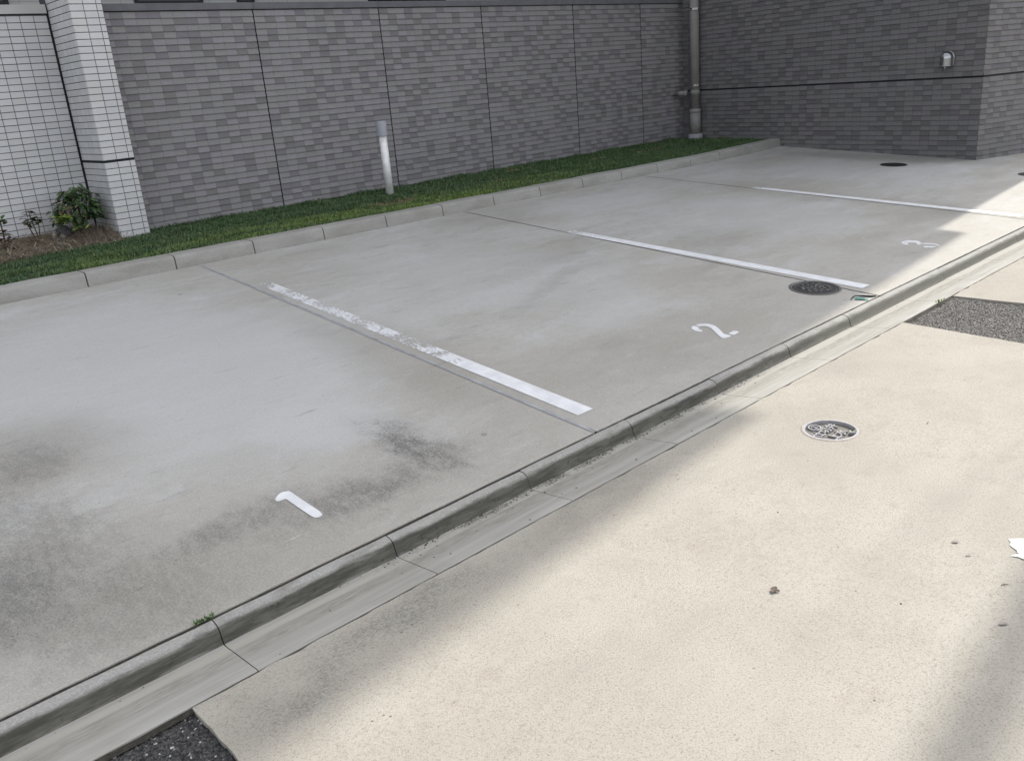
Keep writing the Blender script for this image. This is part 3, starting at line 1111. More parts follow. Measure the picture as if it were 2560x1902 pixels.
# ---- white tiled wall at the left and its pillar
YW = 5.942
ww = tag(empty('tiled_wall', (0.9, YW, 0.40)), 'white tiled wall with dark grout and pale coping behind the shrubs', 'wall')
m = MB()
m.box((-4.0, YW + 0.004, 0.1), (1.803, YW + 0.16, 2.136))
m.build('wall_core', M['grout_dark'], ww)
P_R = 0.0512
ce = [1.803 - 0.1030 * i for i in range(57)][::-1]
re = [2.128 - P_R * i for i in range(38)][::-1]
tile_wall(ww, [(Vector((0, YW + 0.004, 0)), Vector((1, 0, 0)), Vector((0, -1, 0)), cells(ce, re, 0.0050, 0.0050))], 'tile_white', 'white', 300, lambda p: 0.42)
m = MB()
m.box((-4.0, YW - 0.020, 2.141), (1.803, YW + 0.18, 2.208))
m.build('coping', M['coping_white'], ww)

PX0, PX1, PY = 1.817, 2.070, 5.425
pil = tag(empty('tiled_pillar', ((PX0 + PX1) / 2, (PY + YW) / 2, 0.34)), 'tall white tiled pillar with a black joint band beside the dark wall', 'pillar')
m = MB()
m.box((PX0 + 0.004, PY + 0.004, 0.1), (PX1 - 0.001, YW + 0.16, 3.1))
m.build('pillar_core', M['grout_dark'], pil)
BAND = 0.972
lo = [BAND - 0.008 - P_R * i for i in range(14)][::-1]
up = [BAND + 0.008 + P_R * i for i in range(42)]
fx = [0.0015, 0.108, 0.208, 0.252]
sx_ = [0.0, 0.045, 0.145, 0.245, 0.345, 0.445, 0.5165]
cf = cells(fx, lo, 0.0050, 0.0050) + cells(fx, up, 0.0050, 0.0050)
cs = cells(sx_, lo, 0.0050, 0.0050) + cells(sx_, up, 0.0050, 0.0050)
# left face runs from the back (s = 0) to the front corner
tile_wall(pil, [(Vector((PX0, PY + 0.004, 0)), Vector((1, 0, 0)), Vector((0, -1, 0)), cf),
                (Vector((PX0 + 0.004, YW, 0)), Vector((0, -1, 0)), Vector((-1, 0, 0)), cs)], 'tile_white', 'white', 300, lambda p: 0.34)
m = MB()
m.box((PX0 + 0.001, PY + 0.001, BAND - 0.008), (PX1 - 0.002, PY + 0.006, BAND + 0.008))
m.box((PX0 + 0.0012, PY + 0.006, BAND - 0.008), (PX0 + 0.006, YW - 0.0, BAND + 0.008))
m.build('joint_band', M['darkjoint'], pil)
m = MB()
m.box((1.8032, YW - 0.006, 0.1), (1.8195, YW + 0.02, 2.2))
m.build('expansion_joint', M['darkjoint'], pil)

# ---- dark tiled building at the far end
A = Vector((9.50, 1.515, 0.0))
th = math.radians(6)
uf = Vector((-math.sin(th), -math.cos(th), 0))           # along the far face towards the corner A
nf = Vector((-math.cos(th), math.sin(th), 0))
te = math.radians(-16)
ur = Vector((math.cos(te), math.sin(te), 0))             # along the right face away from A
nr = Vector((math.sin(te), -math.cos(te), 0))
K = A + ur * 2.05
LF = 4.6
B0 = A - uf * LF
bld = tag(empty('tiled_building', (A.x, A.y, 0.0)), 'tall dark grey tiled building with a black groove at the end of the lot', 'building')
TOP = 3.3
H = 20.0
E_ = 13.0


def prism(mb, pts, z0, z1):
    n = len(pts)
    mb.add([(p[0], p[1], z0) for p in pts] + [(p[0], p[1], z1) for p in pts],
           [list(range(n))[::-1], list(range(n, 2 * n))] + [[i, (i + 1) % n, n + (i + 1) % n, n + i] for i in range(n)])


inset = 0.006
Ai = A - nf * inset - nr * inset
foot = [Ai, K - nr * inset, K + Vector((E_, 1.9, 0)), K + Vector((E_, 11, 0)), B0 + Vector((0, 6, 0)) - nf * inset, B0 - nf * inset]
m = MB()
prism(m, [(p.x, p.y) for p in foot], -0.1, TOP)
m.build('wall_core', M['grout_grey'], bld)


def uvbox(name, pts, z0, z1, mat, parent):
    m = MB()
    prism(m, pts, z0, z1)
    o = m.build(name, mat, parent)
    me = o.data
    uv = me.uv_layers.new(name='UVMap')
    for pl_ in me.polygons:
        n_ = pl_.normal
        t_ = Vector((-n_.y, n_.x, 0))
        for li in pl_.loop_indices:
            co = me.vertices[me.loops[li].vertex_index].co
            uv.data[li].uv = (co.dot(t_), co.z) if abs(n_.z) < 0.5 else (co.x, co.y)
    return o


Kv = Vector((K.x, K.y, 0))
uvbox('upper_wall', [(p.x, p.y) for p in [A - nf * 0.0 - nr * 0.0, K, K + Vector((E_, 1.9, 0)), K + Vector((E_, 11, 0)), B0 + Vector((0, 6, 0)), B0]], TOP, H, M['upper_grey'], bld)
# unseen wings further up the corner, shaped to cast the shadow's stepped edge
uvbox('shadow_wing', [(K.x, K.y - 0.185), (K.x + 0.15, K.y - 0.185), (K.x + 0.15, K.y + 0.3), (K.x, K.y + 0.02)], 6.85, 11.2, M['upper_grey'], bld)
uvbox('shadow_wing', [(K.x, K.y - 0.46), (K.x + 0.15, K.y - 0.46), (K.x + 0.15, K.y + 0.3), (K.x, K.y + 0.02)], 11.2, H - 0.5, M['upper_grey'], bld)
GZ = 0.978
tf = [GZ - 0.009 - 0.0536 * i for i in range(19)][::-1]
tu = [GZ + 0.009 + 0.0536 * i for i in range(44)]
sfe = [LF - 0.004 - 0.1068 * i for i in range(43)][::-1]
sre = [0.004 + 0.1068 * i for i in range(20)]
of = B0 - nf * inset
orr = A - nr * inset
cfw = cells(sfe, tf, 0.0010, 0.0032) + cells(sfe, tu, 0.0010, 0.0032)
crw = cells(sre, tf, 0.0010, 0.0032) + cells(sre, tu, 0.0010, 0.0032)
tile_wall(bld, [(of, uf, nf, cfw), (orr, ur, nr, crw)], 'tile_grey', 'grey', 300, lambda p: lotz(p.x, p.y), 0.57)  # darker than the boundary wall: shade on this building put into its tiles
m = MB()
m.obox(of, uf, UP, nf, (0.0, GZ - 0.009, 0.0), (LF + 0.003, GZ + 0.009, 0.002))
m.obox(orr, ur, UP, nr, (-0.003, GZ - 0.0088, 0.0), (2.05, GZ + 0.0088, 0.002))
m.build('groove', M['darkjoint'], bld)

# ---- building behind the boundary wall
rb = tag(empty('rear_building', (3.0, 8.5, 0.3)), 'pale building glimpsed just above the dark wall coping', 'building')
uvbox('wall', [(-9, 8.5), (9.2, 8.5), (9.2, 16), (-9, 16)], 0.2, 9.0, M['upper_pale'], rb)
for (a, b, z0, z1, bars) in ((3.57, 4.38, 2.46, 3.5, 0), (4.82, 5.05, 2.46, 3.5, 0), (6.75, 8.09, 2.44, 3.5, 9), (0.2, 2.26, 2.47, 3.5, 0), (-3.0, -1.6, 2.47, 3.5, 0)):
    m = MB()
    m.box((a, 8.47, z0), (b, 8.499, z0 + 0.035))
    m.box((a, 8.47, z1 - 0.04), (b, 8.499, z1))
    m.box((a, 8.471, z0 + 0.035), (a + 0.04, 8.499, z1 - 0.04))
    m.box((b - 0.04, 8.471, z0 + 0.035), (b, 8.499, z1 - 0.04))
    for i in range(bars):
        x = a + (b - a) * (i + 1) / (bars + 1)
        m.box((x - 0.012, 8.472, z0 + 0.036), (x + 0.012, 8.49, z1 - 0.041))
    fr = m.build('window', M['frame_black'], rb)
    m = MB()
    m.box((a + 0.04, 8.485, z0 + 0.035), (b - 0.04, 8.4985, z1 - 0.04))
    pane = m.build('pane', M['glass'], rb)
    pane.parent = fr
m = MB()
m.box((-9, 8.40, 3.62), (9.2, 8.499, 3.78))
m.build('string_course', M['coping_white'], rb)

# ---- utility pole beyond the right edge whose shadow falls over the road
PXc, PYc = 10.6, -0.80
po = tag(empty('utility_pole', (PXc, PYc, -0.05)), 'round grey utility pole beside the lane past the building', 'pole')
m = MB()
m.tube([(PXc, PYc, -0.1), (PXc, PYc, 6), (PXc, PYc, 12.6)], [0.12, 0.10, 0.075], 20)
m.build('pole', M['concrete_pole'], po, True)
# ------------------------------------------------------------------ fittings on the walls
# downpipe in the corner
dp = tag(empty('downpipe', (9.80, 5.42, 0.33)), 'grey drainpipe in the corner between the two dark walls', 'pipe')
cx, cy = 9.815, 5.375
m = MB()
m.tube([(cx, cy, 0.40), (cx, cy, 0.70)], 0.074, 24)
m.build('lower_pipe', M['pipe_grey'], dp, True)
m = MB()
m.lathe([(0.074, 0.690), (0.080, 0.694), (0.080, 0.726), (0.062, 0.742)], (cx, cy, 0), 24)
m.build('socket', M['pipe_grey'], dp, True)
m = MB()
m.tube([(cx, cy, 0.735), (cx, cy, 1.9), (cx, cy, 3.6)], 0.061, 24)
m.build('upper_pipe', M['pipe_grey'], dp, True)
m = MB()
m.lathe([(0.0612, 0.93), (0.065, 0.932), (0.065, 0.985), (0.0612, 0.987)], (cx, cy, 0), 24)
m.build('coupling', M['pipe_grey'], dp, True)
m = MB()
m.lathe([(0.105, 0.30), (0.100, 0.395), (0.09, 0.405), (0.06, 0.406)], (cx, cy, 0), 20, end_cap=True)
m.build('mortar_base', M['mortar'], dp, True)
for z in (1.05, 2.02):
    m = MB()
    m.lathe([(0.0612, z - 0.014), (0.0665, z - 0.012), (0.0665, z + 0.012), (0.0612, z + 0.014)], (cx, cy, 0), 24)
    d = Vector((-0.62, -0.78, 0)).normalized()
    s = Vector((d.y, -d.x, 0))
    c0 = Vector((cx, cy, z)) + d * 0.067
    for k in (-1, 1):
        m.obox(c0 + s * (0.014 * k), s, UP, d, (-0.009, -0.014, 0), (0.009, 0.014, 0.016))
    m.tube([(cx - 0.06, cy + 0.03, z - 0.005), (cx - 0.07, W - 0.01, z - 0.005)], 0.006, 8)
    m.build('bracket', M['steel'], dp)
m = MB()
m.tube([(9.70, 5.46, 0.955), (9.70, 5.60, 0.955)], 0.034, 16)
m.tube([(9.70, 5.435, 0.955), (9.70, 5.462, 0.955)], 0.040, 16)
m.build('side_inlet', M['pipe_grey'], dp, True)

# stainless hood on the far wall
vc = Vector((9.538, 1.898, 1.180))
vh = tag(empty('vent_hood', vc), 'round topped stainless steel vent hood on the far dark wall', 'vent')
v, f = [], []
R, N1, N2 = 0.068, 24, 14
# arched flange
outl = [(-R * 1.14, -0.078)] + [(R * 1.14 * math.cos(math.pi - math.pi * i / 20), 0.008 + R * 1.12 * math.sin(math.pi * i / 20)) for i in range(21)] + [(R * 1.14, -0.078)]
m = MB()
k = len(outl)
m.add([uf * a + UP * b + nf * 0.012 for a, b in outl] + [uf * a + UP * b + nf * 0.019 for a, b in outl],
      [list(range(k, 2 * k)), list(range(k))[::-1]] + [[i, (i + 1) % k, k + (i + 1) % k, k + i] for i in range(k)])
for i in range(len(m.v)):
    m.v[i] += vc
m.build('flange', M['steel'], vh)
# hood: half barrel with domed top
for j in range(N2 + 1):
    t = j / N2
    z = -0.072 + t * 0.080 if t < 0.6 else None
    if t <= 0.6:
        zz, sc = -0.072 + (t / 0.6) * 0.080, 1.0
    else:
        ph = (t - 0.6) / 0.4 * math.pi / 2
        zz, sc = 0.008 + R * math.sin(ph), max(0.02, math.cos(ph))
    for i in range(N1 + 1):
        a = math.pi * i / N1
        v.append(uf * (-R * sc * math.cos(a)) + UP * zz + nf * (0.019 + 0.085 * sc * math.sin(a)))
for j in range(N2):
    for i in range(N1):
        a = j * (N1 + 1) + i
        f.append([a, a + 1, a + N1 + 2, a + N1 + 1])
link('hood', mesh('hood', v, f, M['steel'], True), vh)
m = MB()
pts = [vc + uf * (-(R + 0.004) * math.cos(math.pi * i / N1)) + UP * (-0.074) + nf * (0.019 + 0.089 * math.sin(math.pi * i / N1)) for i in range(N1 + 1)]
m.tube(pts, 0.0045, 8)
m.build('rim', M['steel'], vh, True)
m = MB()
m.tube([vc + UP * -0.078 + nf * 0.06, vc + UP * -0.10 + nf * 0.06], [0.005, 0.006], 8)
m.build('screw', M['galv'], vh, True)

# post in the lawn
bx, by = 4.431, 5.215
bo = tag(empty('bollard', (bx, by, 0.35)), 'short silver post with grey cap standing in the lawn', 'post')
tilt = Vector((-0.012, 0, 0))
m = MB()
m.tube([(bx, by, 0.30), (bx + tilt.x * 0.55, by, 0.925)], 0.0385, 28)
m.build('pole', M['galv'], bo, True)
m = MB()
m.lathe([(0.042, 0.915), (0.0505, 0.915), (0.0495, 1.052), (0.047, 1.056)], (bx + tilt.x * 0.6, by, 0), 28, True, True)
o = m.build('cap', M['cap_grey'], bo, True)
o.data.set_sharp_from_angle(angle=math.radians(40))

# ------------------------------------------------------------------ iron covers
# valve cover in the road
vz = roadz(VC.x)
vv_ = tag(empty('valve_cover', (VC.x, VC.y, vz)), 'small round metal water valve cover with raised characters in the sunlit road', 'manhole cover')
m = MB()
m.lathe([(0.1125, -0.004), (0.1125, 0.0005), (0.1085, 0.0008), (0.1075, -0.003)], (VC.x, VC.y, vz), 72)
m.build('mortar_ring', M['tan_ring'], vv_, False)
m = MB()
m.lathe([(0.1077, -0.02), (0.1074, 0.0012), (0.1065, 0.0018), (0.0960, 0.0018), (0.0950, 0.0008), (0.0945, -0.0140), (0.0945, -0.03)], (VC.x, VC.y, vz), 96)
# the lug that breaks the ring at its lower right
m.obox(Vector((VC.x, VC.y, vz)), Vector((math.cos(-1.12), math.sin(-1.12), 0)), Vector((-math.sin(-1.12), math.cos(-1.12), 0)), UP, (0.070, -0.012, -0.010), (0.094, 0.012, 0.0016))
m.build('rim', M['alu'], vv_)
m = MB()
m.lathe([(0.0946, -0.0135), (0.0001, -0.0135)], (VC.x, VC.y, vz), 72)
m.build('plate', M['alu_floor'], vv_)


def lettering(body, x, y, size, parent, name='lettering', z=vz - 0.0138, ext=0.0042, mat='alu'):
    cu = bpy.data.curves.new('lettering', 'FONT')
    cu.body = body
    cu.size = size
    cu.align_x = 'CENTER'
    cu.align_y = 'CENTER'
    cu.extrude = ext
    cu.offset = 0.0005
    cu.resolution_u = 3
    tmp = bpy.data.objects.new('tmp', cu)
    COL.objects.link(tmp)
    dg = bpy.context.evaluated_depsgraph_get()
    me = bpy.data.meshes.new_from_object(tmp.evaluated_get(dg))
    bpy.data.objects.remove(tmp)
    me.materials.clear()
    me.materials.append(M[mat])
    o = link(name, me, parent)
    o.location = Vector((x, y, z + ext)) - parent.location
    return o


lettering('仕切弁', 2.253, -0.648, 0.051, vv_)
lettering('上水', 2.245, -0.706, 0.051, vv_)
lettering('2', 2.2565, -0.6005, 0.034, vv_)
m = MB()
m.lathe([(0.0255, -0.0138), (0.0255, -0.0054), (0.0208, -0.0054), (0.0208, -0.0138)], (2.2565, -0.6005, vz), 40)
m.build('ring', M['alu'], vv_)
m = MB()
for i in range(9):
    a = random.uniform(0, 6.28)
    px, py = VC.x + 0.082 * math.cos(-1.12) + random.uniform(-.006, .006), VC.y + 0.082 * math.sin(-1.12) + random.uniform(-.008, .008)
    m.add([(px, py, vz - 0.002), (px + 0.004 * math.cos(a + 1.5), py + 0.004 * math.sin(a + 1.5), vz + 0.004), (px + 0.012 * math.cos(a), py + 0.012 * math.sin(a), vz + 0.006)], [(0, 1, 2)])
mw_ = m.build('moss_tuft', M['weed_green'], None, origin=(VC.x + 0.036, VC.y - 0.074, vz))
tag(mw_, 'tiny green moss tuft on the rim of the valve cover', 'weed')


def slope_frame(x, y, z_off=0.0):
    e = 0.01
    n = Vector((-(lotz(x + e, y) - lotz(x - e, y)) / (2 * e), -(lotz(x, y + e) - lotz(x, y - e)) / (2 * e), 1)).normalized()
    q = UP.rotation_difference(n)
    return Matrix.Translation((x, y, lotz(x, y) + z_off)) @ q.to_matrix().to_4x4()


def drain_cover(x, y, r, label, detail):
    o = tag(empty('drain_cover', (0, 0, 0)), label, 'manhole cover', 'round iron covers in the lot')
    o.matrix_world = slope_frame(x, y)
    m = MB()
    m.lathe([(r, -0.02), (r, 0.0035), (r - 0.002, 0.0045), (r - 0.014, 0.0045), (r - 0.016, 0.003), (r - 0.017, 0.0006)], (0, 0, 0), 56)
    link('frame', mesh('frame', m.v, m.f, M['iron_worn'] if detail else M['iron_black'], False), o)
    m = MB()
    m.lathe([(r - 0.0165, 0.0012), (r - 0.026, 0.0012), (r - 0.028, 0.0036), (r - 0.034, 0.0036), (r - 0.036, 0.0014), (0.0005, 0.0014)], (0, 0, 0), 56)
    link('plate', mesh('plate', m.v, m.f, M['iron'] if detail else M['iron_black'], False), o)
    if detail:
        m = MB()
        rr = random.Random(4)
        for ring, (rad, cnt) in enumerate(((0.022, 4), (0.05, 8), (0.080, 13))):
            for i in range(cnt):
                a0 = 2 * math.pi * (i + rr.random() * 0.3) / cnt
                a1 = a0 + rr.uniform(0.45, 0.8) * 2 * math.pi / cnt
                pts = []
                for s in range(6):
                    t = s / 5
                    a = a0 + (a1 - a0) * t
                    q = rad + 0.010 * math.sin(t * math.pi * 2 + i * 1.7)
                    pts.append((q * math.cos(a), q * math.sin(a), 0.003 + 0.0018 * math.sin(t * math.pi)))
                m.tube(pts, [0.0015, 0.0042, 0.0048, 0.0048, 0.0042, 0.0015], 6)
        link('relief', mesh('relief', m.v, m.f, M['iron_worn'], True), o)
        m = MB()
        m.lathe([(0.012, 0.002), (0.012, 0.0042), (0.007, 0.0042), (0.007, 0.002)], (-0.098, -0.035, 0), 20)
        link('keyhole', mesh('keyhole', m.v, m.f, M['iron_worn']), o)
    return o


drain_cover(3.990, 0.353, 0.150, 'dark iron drain cover with worn relief beside the stall line', True)
drain_cover(8.798, 2.088, 0.136, 'black round cover in front of the far dark wall', False)
drain_cover(8.775, 0.735, 0.11, 'black round cover cut off by the right edge in shade', False)

# ------------------------------------------------------------------ lawn and planting bed


def bedz(x, y):
    e = 5.16 + 0.05 * math.sin(x * 5.0) + 0.03 * math.sin(x * 13.0)
    t = max(0.0, min(1.0, (y - e) / 0.55))
    return t * t * (3 - 2 * t) * 0.085 * (1.0 if x < PX0 else 0.0)


def lawnz(x, y):
    yk = kerb_y(x)
    z0 = lotz(x, yk) + 0.085
    t = max(0, min(1, (y - yk - 0.15) / 1.4))
    z1 = 0.345 if x > 1 else 0.35
    return z0 + (z1 - z0) * t + 0.006 * mnoise.noise(Vector((x * 2.2, y * 2.2, 0)))


nx, ny = 260, 46
v, f = [], []
for j in range(ny + 1):
    for i in range(nx + 1):
        x = -4 + 13.95 * i / nx
        y = kerb_y(x) + 0.10 + (5.96 - kerb_y(x) - 0.10) * j / ny
        v.append((x, y, lawnz(x, y) - 0.004))
for j in range(ny):
    for i in range(nx):
        a = j * (nx + 1) + i
        f.append([a, a + 1, a + nx + 2, a + nx + 1])
tag(link('lawn_ground', mesh('lawn_ground', v, f, M['lawn_soil'], True)), kind='structure')
nx, ny = 150, 40
v, f = [], []
for j in range(ny + 1):
    for i in range(nx + 1):
        x = -1.5 + (PX0 + 0.06 + 1.5) * i / nx
        y = 5.02 + (5.95 - 5.02) * j / ny
        b = bedz(x, y)
        r = (0.012 * mnoise.noise(Vector((x * 14, y * 14, 2))) + 0.008 * mnoise.noise(Vector((x * 40, y * 40, 2)))) * min(1, b * 40)
        v.append((x, y, lawnz(x, y) - 0.012 + b + r + (0.010 if b > 0.002 else 0)))
for j in range(ny):
    for i in range(nx):
        a = j * (nx + 1) + i
        f.append([a, a + 1, a + nx + 2, a + nx + 1])
tag(link('planting_soil', mesh('planting_soil', v, f, M['earth'], True)), kind='structure')


def ground_at(x, y):
    return lawnz(x, y) + bedz(x, y)


# grass blades: one mass
n = 150000
xs = 9.9 - 9.6 * rng.random(n) ** 0.85
xs = np.where(rng.random(n) < 0.06, -1.5 + rng.random(n) * 2.0, xs)
ys = 4.02 + rng.random(n) * 1.66
ok = np.ones(n, bool)
zs = np.zeros(n)
for i in range(n):
    x, y = xs[i], ys[i]
    if y > W - 0.008 or (x < PX0 + 0.27 and y > PY - 0.01 and x > PX0 - 0.02):
        ok[i] = False
        continue
    if y < kerb_y(x) + 0.150 + 0.012 * rng.random() - 0.02 * (rng.random() < 0.10):
        ok[i] = False
        continue
    b = bedz(x, y)
    if x < PX0 and b > 0.004 and rng.random() > 0.05 * (y < 5.4):
        ok[i] = False
        continue
    far_edge = B0.x + (A.x - B0.x) * (B0.y - y) / (B0.y - A.y)
    if x > far_edge - 0.01:
        ok[i] = False
        continue
    zs[i] = ground_at(x, y) - 0.004
dry = np.zeros(n)
for (cx_, cy_, rx, ry) in ((3.93, 4.62, 0.16, 0.10), (5.55, 4.78, 0.12, 0.06), (4.12, 4.60, 0.14, 0.07), (7.45, 5.1, 0.12, 0.05), (6.3, 5.3, 0.2, 0.05), (8.3, 5.0, 0.25, 0.05)):
    dry = np.maximum(dry, np.exp(-(((xs - cx_) / rx) ** 2 + ((ys - cy_) / ry) ** 2)))
ok &= ~((dry > 0.5) & (rng.random(n) < 0.35))
xs, ys, zs, dry = xs[ok], ys[ok], zs[ok], dry[ok]
n = len(xs)
h = 0.018 + 0.022 * rng.random(n)
h *= np.where(dry > 0.5, 0.55, 1)
h *= np.array([0.85 + 0.75 * mnoise.noise(Vector((float(x) * 3.1, float(y) * 5.0, 2))) + 0.35 * mnoise.noise(Vector((float(x) * 17, float(y) * 17, 2))) for x, y in zip(xs, ys)])
h = np.maximum(h, 0.008)
edge = np.clip((ys - (W - 0.25)) / 0.25, 0, 1)
h *= 1 + 0.5 * edge * rng.random(n)
yaw = rng.random(n) * 2 * np.pi
lean = 0.15 + 0.75 * rng.random(n)
wd = 0.0016 + 0.0016 * rng.random(n)
cxn, syn = np.cos(yaw), np.sin(yaw)
lx, ly = np.cos(yaw + 1.57) * lean * h, np.sin(yaw + 1.57) * lean * h
P = np.zeros((n, 5, 3), np.float32)
P[:, 0] = np.stack([xs - cxn * wd, ys - syn * wd, zs], 1)
P[:, 1] = np.stack([xs + cxn * wd, ys + syn * wd, zs], 1)
P[:, 2] = np.stack([xs - cxn * wd * .8 + lx * .35, ys - syn * wd * .8 + ly * .35, zs + h * .6], 1)
P[:, 3] = np.stack([xs + cxn * wd * .8 + lx * .35, ys + syn * wd * .8 + ly * .35, zs + h * .6], 1)
P[:, 4] = np.stack([xs + lx, ys + ly, zs + h * (1 - 0.25 * lean)], 1)
me = bpy.data.meshes.new('grass')
idx = np.arange(n)[:, None] * 5
tri = np.concatenate([idx + np.array([[0, 1, 3]]), idx + np.array([[0, 3, 2]]), idx + np.array([[2, 3, 4]])], 1).reshape(-1)
me.vertices.add(n * 5)
me.vertices.foreach_set('co', P.ravel())
me.loops.add(len(tri))
me.loops.foreach_set('vertex_index', tri.astype(np.int32))
me.polygons.add(n * 3)
me.polygons.foreach_set('loop_start', np.arange(0, n * 9, 3, dtype=np.int32))
me.polygons.foreach_set('loop_total', np.full(n * 3, 3, np.int32))
me.update(calc_edges=True)
me.materials.append(M['blade'])
g1 = np.array([0.034, 0.092, 0.024])
g2 = np.array([0.165, 0.250, 0.045])
g3 = np.array([0.26, 0.215, 0.115])
pat = np.array([0.5 + 0.9 * mnoise.noise(Vector((float(x) * 2.1, float(y) * 4.5, 6))) for x, y in zip(xs[::1], ys[::1])])
front = np.clip((4.85 - ys) / 0.45, 0, 1)  # brighter front band: its more open sky is partly put into blade colour
t = np.clip(0.12 * pat + 1.0 * front * np.clip(pat + 0.1, 0, 1) * np.exp(-((xs - 3.6) / 2.4) ** 2) + 0.25 * (rng.random(n) - 0.3), 0, 1)[:, None]
colr = g1 * (1 - t) + g2 * t
isd = ((dry > 0.3) & (rng.random(n) < 0.85)) | (rng.random(n) < 0.045)
colr[isd] = g3 * (0.6 + 0.7 * rng.random((isd.sum(), 1)))
colr *= (0.75 + 0.5 * rng.random((n, 1)))
set_tone(me, np.repeat(colr, 3, axis=0))
tag(link('grass', me), kind='stuff')

# straw and dry stalks over the bed: one mass
m = MB()
tone = []
for i in range(1500):
    x = random.uniform(0.2, PX0 - 0.01)
    y = random.uniform(5.10, 5.80) if random.random() < 0.75 else random.uniform(5.1, 5.35)
    if bedz(x, y) < 0.001 and random.random() < 0.6:
        continue
    z = ground_at(x, y) + random.uniform(0.0, 0.03)
    a = random.uniform(0, math.pi)
    L_ = random.uniform(0.03, 0.13)
    d = Vector((math.cos(a), math.sin(a), random.uniform(-0.15, 0.35))) * L_
    s = Vector((-d.y, d.x, 0)).normalized() * random.uniform(0.0012, 0.003)
    p = Vector((x, y, z))
    q = p + d * 0.5 + Vector((random.uniform(-.01, .01), random.uniform(-.01, .01), random.uniform(0, 0.02)))
    m.add([p - s, p + s, q + s, q - s, p + d + s * .4, p + d - s * .4], [(0, 1, 2, 3), (3, 2, 4, 5)])
    b = random.uniform(0.5, 1.25)
    c3 = random.choice([(0.29, 0.225, 0.145), (0.22, 0.165, 0.115), (0.15, 0.11, 0.078), (0.34, 0.28, 0.20)])
    tone += [[q_ * b for q_ in c3]] * 2
# fine dry twiglets standing at the foot of the bush
for i in range(260):
    x, y = random.gauss(1.62, 0.11), random.gauss(5.40, 0.10)
    if x > PX0 - 0.01:
        continue
    z = ground_at(x, y)
    d = Vector((random.uniform(-.07, .07), random.uniform(-.08, .04), random.uniform(0.03, 0.11)))
    s = Vector((0.0011, 0.0006, 0))
    p = Vector((x, y, z))
    q = p + d * 0.6 + Vector((0, 0, 0.012))
    m.add([p - s, p + s, q + s, q - s, p + d + s * .3, p + d - s * .3], [(0, 1, 2, 3), (3, 2, 4, 5)])
    b = random.uniform(0.5, 1.2)
    tone += [[0.20 * b, 0.155 * b, 0.11 * b]] * 2
so = m.build('straw', M['straw'], None)
set_tone(so.data, tone)
tag(so, kind='stuff')


# ------------------------------------------------------------------ shrubs
def leaf_mesh(name, L_, Wd, mat, fold=0.25, droop=0.35):
    rows = [(0.0, 0.02), (0.18, 0.62), (0.42, 1.0), (0.68, 0.8), (0.88, 0.35), (1.0, 0.02)]
    v, f = [], []
    for t, q in rows:
        x = L_ * t
        z = -droop * L_ * t * t
        wv = Wd * q / 2
        v += [(x, -wv, z + wv * fold), (x, 0, z), (x, wv, z + wv * fold)]
    for i in range(len(rows) - 1):
        a = 3 * i
        f += [[a, a + 3, a + 4, a + 1], [a + 1, a + 4, a + 5, a + 2]]
    return mesh(name, v, f, M[mat], True)


LEAF = {}
for mt in ('leaf_dark', 'leaf_mid', 'leaf_yellow', 'leaf_red', 'leaf_olive'):
    for i, (l, wd_) in enumerate(((0.066, 0.040), (0.054, 0.033), (0.042, 0.025))):
        LEAF[mt, i] = leaf_mesh('leaf', l, wd_, mt, 0.3, random.uniform(0.2, 0.5))


def put_leaf(parent, p, dirv, mt, size=None, scale=1.0):
    o = link('leaf', LEAF[mt, size if size is not None else random.randrange(3)], parent)
    d = Vector(dirv).normalized()
    q = d.to_track_quat('X', 'Z')
    o.matrix_local = Matrix.Translation(Vector(p) - parent.location) @ q.to_matrix().to_4x4() @ Matrix.Rotation(random.uniform(-0.6, 0.6), 4, 'X') @ Matrix.Scale(scale, 4)
    return o


R_ = random.Random(21)
# the big bush in the corner
bc = Vector((1.60, 5.665, ground_at(1.60, 5.665)))
bush = tag(empty('shrub', bc), 'bushy dark green shrub in the corner against the white pillar', 'shrub')
m = MB()
tips = []
for i in range(16):
    a = R_.uniform(0, 2 * math.pi)
    r_ = R_.uniform(0.05, 0.16)
    hh = R_.uniform(0.18, 0.36)
    tp = bc + Vector((r_ * math.cos(a), r_ * math.sin(a) * 0.9, hh))
    tp.x = min(tp.x, PX0 - 0.03)
    tp.y = min(tp.y, YW - 0.04)
    mid = bc.lerp(tp, 0.5) + Vector((R_.uniform(-.02, .02), R_.uniform(-.02, .02), 0.03))
    m.tube([bc + Vector((R_.uniform(-.03, .03), R_.uniform(-.03, .03), -0.02)), mid, tp], [0.006, 0.004, 0.0025], 6)
    tips.append(tp)
m.build('stem', M['bark'], bush)
cen = bc + Vector((0.02, 0.0, 0.175))
